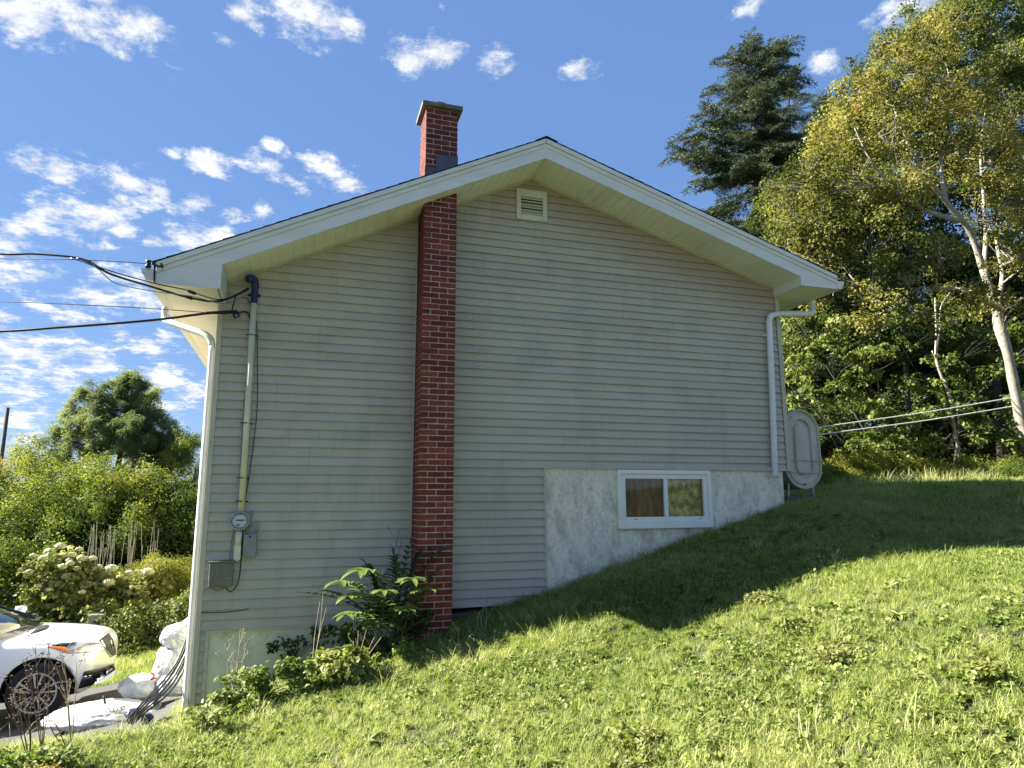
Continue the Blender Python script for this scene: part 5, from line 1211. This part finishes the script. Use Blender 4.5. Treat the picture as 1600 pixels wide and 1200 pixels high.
bag('crumpled navy tarp half hidden in the weeds under the pipes', P(230, 1124, -.3), (.05, .05, .05), 8, 'bluetarp', .16, cat='tarp', group=None, name='navy_tarp')
bag('folded dark tarp end lying at the foot of the pipes', P(207, 1116, -.3), (.06, .05, .045), 9, 'bluetarp', .16, cat='tarp', group=None, name='navy_tarp')
bag('pale blue scrap of plastic below the pipes', P(242, 1103, -.1), (.045, .04, .035), 10, 'bag', .3, cat='plastic scrap', group=None, name='plastic_scrap')

# ================================================================ GRASS AND PLANTS
def inside_house(x, y): return (x > -1.0) & (x < 6.62) & (y > -.02)
def area(x0, x1, y0, y1, dens):
    n = int((x1-x0)*(y1-y0)*dens); x = rng.uniform(x0, x1, n); y = rng.uniform(y0, y1, n); return x, y
def pn(x, y, s, k=0):                                              # cheap smooth noise
    return (np.sin(x*s+1.3*k+1.7*np.sin(y*s*.7+k))+np.sin(y*s*1.13+2.1*k+1.3*np.sin(x*s*.9-k))+np.sin((x+y)*s*.57+k*3.1))/3
def keep(x, y, road=True):
    m = ~inside_house(x, y)
    if road: m &= ~((x < -1.2-.25*(y > 2.2)) & (y > -.30) & (y < 4.25))
    m &= ~((x < -1.4) & (y > 7.1) & (y < 7.65))
    m &= ~((x > 6.7) & (x < 7.56) & (y > .2) & (y < 1.96))
    return m
X_ = []; Y_ = []
for a in ((-3.5, 9.5, -5.6, -.0, 400), (-5, 12, -8, -5.6, 45), (6.6, 16, -3, 7, 150), (-1.6, 0, -.0, 7.0, 120), (-9, -1.0, 4.0, 7.3, 170), (-3.5, 1.6, -1.6, -.4, 120)):
    x, y = area(*a); m = keep(x, y); X_.append(x[m]); Y_.append(y[m])
x = np.concatenate(X_); y = np.concatenate(Y_); n = len(x)
patchy = pn(x, y, 1.6, 1)*.5+pn(x, y, 4.3, 2)*.35+rng.normal(0, .28, n)
thin = rng.random(n) < (.94-.35*(pn(x, y, 2.6, 5) > .45)); x, y, patchy = x[thin], y[thin], patchy[thin]; n = len(x)
z = gz(x, y); tilt = np.stack([rng.normal(0, .22, n), rng.normal(0, .22, n), rng.uniform(0, 2*PI, n)], 1)
far_ = (np.hypot(x, y+8) > 10)
s = rng.uniform(.55, 1.15, n)*(1+.35*pn(x, y, 1.1, 4))*(1+.35*far_)
scatter('lawn_grass', 'grass', np.stack([x, y, z], 1), tilt, np.clip(s, .35, 1.9), .50+.24*patchy, None, kind='stuff', label='uneven sloping lawn of mixed green and straw grass', cat='grass')
x, y = area(-2.5, 9.5, -5.6, -.1, 1.6); x2, y2 = area(8.5, 17, 1.5, 8, 26); x3, y3 = area(-1.6, 3.2, -1.9, -.25, 22); x4, y4 = area(3.0, 6.7, -.28, -.06, 90); x5, y5 = area(-9, -1, 4.3, 7.2, 14)
x = np.concatenate([x, x2, x3, x4, x5]); y = np.concatenate([y, y2, y3, y4, y5]); m = keep(x, y); x, y = x[m], y[m]; n = len(x)
scatter('long_grass', 'longgrass', np.stack([x, y, gz(x, y)], 1), np.stack([rng.normal(0, .2, n), rng.normal(0, .2, n), rng.uniform(0, 6.28, n)], 1), rng.uniform(.4, .9, n)*(1+.8*(x > 9)), rng.uniform(.25, 1, n), None, kind='stuff', label='tufts of longer grass scattered over the lawn', cat='grass')
# lawn weeds
x, y = area(-3.0, 9.5, -5.6, -.15, 46); m = (pn(x, y, 1.9, 7)+rng.normal(0, .35, len(x)) > .02) & keep(x, y); x, y = x[m], y[m]; n = len(x)
scatter('lawn_weeds', 'rosette', np.stack([x, y, gz(x, y)+.015], 1), np.stack([rng.normal(0, .15, n), rng.normal(0, .15, n), rng.uniform(0, 6.28, n)], 1), rng.uniform(.35, .85, n), rng.uniform(.35, 1, n), None, kind='stuff', label='broad leaved weeds growing in the lawn', cat='weeds')
x, y = area(-3.4, 9.5, -5.6, -.15, 190); m = (pn(x, y, 2.4, 9)+rng.normal(0, .3, len(x)) > .12) & keep(x, y); x, y = x[m], y[m]; n = len(x)
scatter('ground_cover', 'groundleaf', np.stack([x, y, gz(x, y)+.04], 1), rot_rand(n, .35), rng.uniform(.35, .85, n), rng.uniform(.4, 1, n), None, kind='stuff', label='clover and creeping plants mixed in the lawn', cat='ground cover')

def herb(name, label, base, lobes, var, n_per, tint, scale, cat='plant', group=None, stems=6, sm='stem', r=.006):
    base = Vector(base); t = empty(name, base, label, cat, group); mb = MB()
    if group and group.startswith('overgrown'):
        lobes = [((c_[0]+random.uniform(-.9, .9)*r_, c_[1]+random.uniform(-.8, .8)*r_, c_[2]+random.uniform(-.9, .55)*r_), r_*random.uniform(.4, .75), f_) for c_, r_, f_ in lobes for _ in range(4)]
    for i in range(stems):
        c, rr_, fl = lobes[i % len(lobes)]; c = Vector(c)+Vector([random.uniform(-.5, .5)*rr_ for _ in range(3)])
        b = base+Vector((random.uniform(-.12, .12), random.uniform(-.06, .06), 0)); mb.tube(smooth_path([b, b.lerp(c, .5)+Vector((0, 0, .05)), c], 3), r, 5, cap=False)
    mb.build('stems', M[sm], t, smooth=True, kind='stuff')
    p_ = lobe_points(lobes, n_per); n = len(p_); scatter('leaves', var, p_, rot_rand(n, .7), rng.uniform(*scale, n), tint+rng.normal(0, .12, n), t, kind='stuff'); return t
# creepers and brambles along the wall foot
br_spec = [((380,1040),[(350,1055,.14),(375,1040,.16),(400,1050,.15),(345,1075,.12),(390,1075,.13)],'vine',.75,'light leaved bramble at the mossy foundation corner'),
 ((425,1040),[(415,1030,.15),(440,1040,.16),(430,1065,.15),(455,1020,.12),(410,1060,.12)],'vine',.45,'bramble clump with dead stems under the left siding'),
 ((490,1030),[(480,1015,.15),(505,1020,.15),(490,1045,.15),(520,1000,.12),(470,1050,.13)],'vine',.55,'bramble clump in front of the fern leaved plant'),
 ((540,1040),[(540,1020,.14),(560,1035,.15),(530,1050,.13),(515,1060,.12)],'hydra',.55,'broad leaved weed clump left below the chimney'),
 ((640,1015),[(625,1005,.15),(650,1012,.15),(675,1015,.14),(640,1030,.14),(600,1030,.13)],'vine',.6,'dark weed clump at the chimney foot'),
 ((720,1000),[(690,1010,.15),(725,1000,.16),(760,992,.15),(745,1012,.14),(780,1000,.14)],'vine',.8,'pale leaved weeds right below the chimney'),
 ((800,980),[(795,990,.15),(825,978,.15),(855,968,.14),(815,1000,.14),(880,975,.12)],'vine',.8,'pale leaved weeds under the dark footing')]
for i, ((bx, by), ls, v, tn, lb_) in enumerate(br_spec):
    L2 = [lob(x_, y_+(26 if i < 3 else 8), -1.0-.25*(i % 2) if i < 4 else -.95, r_*(.85 if i < 3 else 1), .8) for x_, y_, r_ in ls]; c = P(bx, by, -.9); b0 = Vector((c.x, -.9, float(gz(c.x, -.9))))
    herb('bramble' if v == 'vine' else 'weed_clump', lb_, b0, L2, v, 1150, min(1, tn+.15), (.32, .62) if v == 'vine' else (.35, .55), group='overgrown clumps along the wall foot', stems=9)
for i in range(6):                                                 # dark creeper on the mossy foundation
    pass
L2 = [lob(x_, y_, -.12, r_, .7) for x_, y_, r_ in ((440, 1000, .09), (470, 1005, .10), (500, 1000, .12), (425, 1012, .06), (455, 1020, .09), (490, 985, .07), (520, 985, .1))]
herb('creeper', 'dark creeper climbing over the mossy foundation', (.1, -.12, -2.1), L2, 'vine', 900, .12, (.3, .5), stems=8, sm='drydark', r=.004)
for (bx, by, Yb, rr_, v_, tn_, lb_) in ((40, 1165, -2.1, .16, 'vine', .55, 'grey green vine patch in the bottom left corner'), (95, 1150, -1.9, .14, 'vine', .8, 'low leafy vine patch beside the bottom left corner'), (75, 1192, -2.4, .09, 'maple', .85, 'small yellowing seedling at the bottom left edge'), (330, 1110, -1.5, .13, 'vine', .9, 'small bright leaved clump before the corner post')):
    c = P(bx, by, Yb); c.z = float(gz(c.x, c.y)); herb('weed_clump', lb_, c, [((c.x+random.uniform(-1, 1)*rr_, c.y+random.uniform(-1, 1)*rr_, c.z+.08+random.uniform(0, 1)*rr_), rr_*.7, .7) for _ in range(6)], v_, 1300, tn_, (.35, .6) if v_ == 'vine' else (.2, .3), group='weed clumps at the bottom left', stems=7)
L2 = [lob(x_, y_, -.5, r_, .8) for x_, y_, r_ in ((560, 985, .16), (600, 1010, .16), (640, 985, .15), (585, 960, .14), (540, 1000, .14), (620, 960, .14), (665, 970, .12))]
herb('undergrowth', 'dark undergrowth beneath the fern leaved plant', (.9, -.5, -2.0), L2, 'vine', 900, .12, (.5, .9), stems=8)
# large pinnate-leaved plant beside the chimney
def frond(t, base, tip, n, ll, lw, tintc, arch=.25):
    base = Vector(base); tip = Vector(tip); L_ = (tip-base).length; V = []; F = []; lv = []; pts = []
    for i in range(9): u = i/8; pts.append(base.lerp(tip, u)+Vector((0, 0, arch*L_*math.sin(PI*u*.85))))
    ax = (pts[-1]-pts[-3]).normalized()
    for i in range(int(n*1.5)):
        n_all = int(n*1.5); u = .26+.74*i/(n_all-1); k = min(7, int(u*8)); c = pts[k].lerp(pts[k+1], u*8-k) if u < 1 else pts[8]; tdir = (pts[k+1]-pts[k]).normalized()
        sd_ = tdir.cross(Vector((0, 0, 1))).normalized()
        for s_ in ((-1, 1) if i < n_all-1 else (0,)):
            d = (sd_*s_*.9+tdir*(.55 if s_ else 1)+Vector((0, 0, -.12))).normalized(); l2 = ll*(1-.35*abs(u-.6))*random.uniform(.85, 1.1)
            blade_leaf(V, F, lv, tuple(c), tuple(d), l2*1.55, lw*1.35, .03, .42*l2, random.random())
    me = bpy.data.meshes.new('frond'); 
    off = t.location; me.from_pydata([tuple(Vector(v)-off) for v in V], [], F); me.materials.append(tintc); me.polygons.foreach_set('use_smooth', [True]*len(F))
    o = link('frond', me, t); 
    mb2 = MB(); mb2.tube(pts, [.006*(1-i/10)+.001 for i in range(9)], 5, cap=False); mb2.build('stalk', M['stem'], t, smooth=True)
def flatleaf(name, c1, c2, trans=.3):
    m = mat(name, c1, c2, 14, .42, .1, 60, spec=.5); t = m.node_tree; b = t.nodes['Principled BSDF']; tr = t.nodes.new('ShaderNodeBsdfTranslucent'); mx = t.nodes.new('ShaderNodeMixShader')
    t.links.new(b.inputs['Base Color'].links[0].from_socket, tr.inputs[0]); mx.inputs[0].default_value = trans
    t.links.new(b.outputs[0], mx.inputs[1]); t.links.new(tr.outputs[0], mx.inputs[2]); t.links.new(mx.outputs[0], t.nodes['Material Output'].inputs[0]); return m
M['frond'] = flatleaf('frond_leaf_sunlit', (.17,.235,.055), (.11,.17,.04)); M['frond2'] = flatleaf('frond_leaf_shaded', (.07,.12,.03), (.05,.085,.025))  # same leaf twice, sun and shade on the fronds put into the colour
fp = empty('fern_leaved_plant', (.98, -.55, -1.95), 'large plant with long feathery leaves in front of the chimney foot', 'plant')
FB = Vector((1.0, -.5, -1.85))
for (x1, y1, Y1, n_, ll, a_, mm) in [(528,928,-.9,9,.15,.3,'frond'),(540,952,-.95,9,.13,.28,'frond'),(558,915,-.8,8,.17,.38,'frond'),(575,900,-.5,8,.16,.3,'frond2'),(537,975,-1.1,8,.12,.22,'frond'),(600,940,-1.1,9,.13,.3,'frond'),(645,925,-1.0,8,.14,.34,'frond'),(620,905,-.7,8,.13,.3,'frond2'),
        (668,935,-1.0,7,.13,.3,'frond'),(640,965,-1.15,8,.12,.25,'frond'),(655,880,-.55,9,.11,.3,'frond2'),(698,872,-.6,9,.10,.25,'frond2'),(615,880,-.45,8,.11,.2,'frond2'),(575,985,-1.1,7,.11,.2,'frond2'),(505,935,-.5,8,.10,.2,'frond2'),(690,900,-.75,8,.10,.25,'frond2'),(640,860,-.4,7,.09,.15,'frond2'),(470,938,-.4,7,.07,.15,'frond2')]:
    frond(fp, FB+Vector((random.uniform(-.15, .15), random.uniform(-.05, .1), 0)), P(x1, y1, Y1), n_, ll, ll*.30, M[mm], a_)
# thin dry stems with seed heads
def dryweed(label, base, tips, r=.004, heads=True, m='dry', hm='drydark', hs=.012, name='dried_weed', fork=4):
    t = empty(name, base, label, 'dried weed', 'dried weeds'); mb = MB(); hb = MB(); base = Vector(base)
    for tp in tips:
        tp = Vector(tp); mid = base.lerp(tp, .55)+Vector((random.uniform(-.03, .03), random.uniform(-.03, .03), 0)); path = smooth_path([base, mid, tp], 4); mb.tube(path, [r]*5+[r*.6]*4, 5, cap=False)
        for k in range(fork):
            q = path[random.randrange(4, 8)]; e_ = q+Vector((random.uniform(-.10, .10), random.uniform(-.08, .08), random.uniform(.05, .17))); mb.tube([q, q.lerp(e_, .5)+Vector((0, 0, -.01)), e_], r*.5, 4, cap=False)
            if heads:
                for _ in range(4):
                    c = e_+Vector([random.uniform(-.022, .022) for _ in range(3)]); hb.lathe([(0, -hs*.4), (hs*.8, 0), (0, hs*.5)], c, 'Z', 6)
    mb.build('stalks', M[m], t, smooth=True, kind='stuff')
    if heads: hb.build('seed_heads', M[hm], t, kind='stuff')
def gpt(x, y): return (x, y, float(gz(x, y)))
dryweed('tall dried weed with dark seed heads in front of the car wheel', gpt(-1.95, -1.05), [P(35, 1030, -1.2), P(55, 1010, -1.1), P(75, 1000, -1.1), P(45, 1045, -1.2), P(70, 1030, -1.1)], m='drydark')
dryweed('dried weed in front of the headlight', gpt(-1.75, -1.0), [P(88, 1040, -1.1), P(95, 1005, -1.0), P(120, 1035, -1.0), P(110, 1060, -1.1)], m='dry')
dryweed('dried brown weed heads at the left edge', gpt(-1.9, -1.5), [P(5, 1085, -1.6), P(20, 1075, -1.6), P(35, 1090, -1.5), P(15, 1100, -1.6), P(30, 1100, -1.5)], m='drydark', hs=.011, fork=5)
dryweed('dried weed with brown heads before the car tyre', gpt(-1.7, -1.3), [P(60, 1105, -1.3), P(75, 1110, -1.3)], m='drydark', hs=.011, fork=4)
dryweed('thin pale weed standing against the mossy foundation', gpt(-.55, -.7), [P(375, 985, -.6), P(350, 1000, -.7), P(385, 1005, -.6), P(365, 1020, -.7)], hm='dry', hs=.008)
dryweed('bare pale stalks leaning left of the fern leaved plant', gpt(.2, -.8), [P(500, 940, -.6), P(510, 950, -.6), P(505, 925, -.5)], heads=False, fork=0, r=.004)
dryweed('dry bent stalk before the dark footing', gpt(1.9, -.9), [P(748, 955, -.7), P(760, 945, -.7), P(740, 975, -.8)], hm='dry', hs=.01, fork=2)
dryweed('thin dark weed reaching up the left siding', gpt(.75, -.45), [P(612, 850, -.35), P(628, 845, -.35), P(625, 830, -.35)], m='drydark', r=.003, hs=.008)
dryweed('pale dry stalks among the undergrowth left of the chimney', gpt(.55, -1.05), [P(x_, y_, -1.0) for x_, y_ in ((560, 985), (575, 975), (590, 985), (600, 990), (552, 1000))], heads=False, fork=1, r=.005)
dryweed('thin dry grass heads on the crest of the lawn at the right', gpt(6.3, -2.6), [P(1582, 840, -2.6), P(1590, 850, -2.6), P(1598, 838, -2.6), P(1574, 855, -2.6), P(1605, 850, -2.6)], heads=False, fork=1)
# yellow-green broad weeds in the lawn
for i, (x_, y_, Y_0, s_, lb_) in enumerate([(1325, 1100, -4.1, 1.3, 'yellow green leafy weed standing in the middle of the sunny lawn'), (1180, 945, -2.6, .8, 'small pale weed standing at the edge of the house shadow'), (1560, 1180, -4.9, 1.3, 'large grey green rosette at the bottom right'), (30, 1118, -1.7, 1.5, 'bright broad leaved clump at the bottom left edge'), (1010, 1180, -4.4, 1.1, 'leafy weed at the bottom middle'), (300, 1160, -2.7, 1.1, 'leafy weed near the bottom left corner'), (1240, 1000, -3.4, 1, 'curled weed left of the yellow green one'), (990, 1120, -4.0, 1.0, 'dark leaved weed clump low in the lawn')]):
    p = P(x_, y_, Y_0); p.z = float(gz(p.x, p.y)); L2 = [((p.x+random.uniform(-.12, .12)*s_, p.y+random.uniform(-.1, .1), p.z+.035+.035*s_*random.random()), .075*s_, .45) for _ in range(5)]
    herb('lawn_weed', lb_, p, L2, 'hydra', 2400, 1.0 if i in (0, 3, 1) else .75, (.18, .32), group='leafy weeds standing in the lawn', stems=5)
# goldenrod and tall weeds before the wood
for i, (x_, y_, Y_0, w_, c_, lb_) in enumerate([(1340, 706, 3.8, .8, .8, 'yellowish weed bush right of the oil tank'), (1297, 722, 3.4, .5, .65, 'low pale weed bush beside the oil tank'), (1400, 712, 3.6, .9, .7, 'sunlit weed bush in the middle of the lawn edge'), (1490, 708, 3.2, .9, .75, 'tall sunlit weeds left of the leaning trunk'), (1560, 718, 2.6, .8, .7, 'sunlit weeds at the foot of the leaning trunk'), (1600, 728, 1.6, .7, .4, 'dark weeds at the right edge of the lawn')]):
    shrub('weed_bush', lb_, x_, y_, Y_0, w_, .8, 'shrub', (lambda p, z0, H, c=c_: c+.12*np.sin(p[:, 0]*7)), 14, 120+i, 'weed bushes before the wood', cat='weed bush', scale=(.45, .8), per=330)
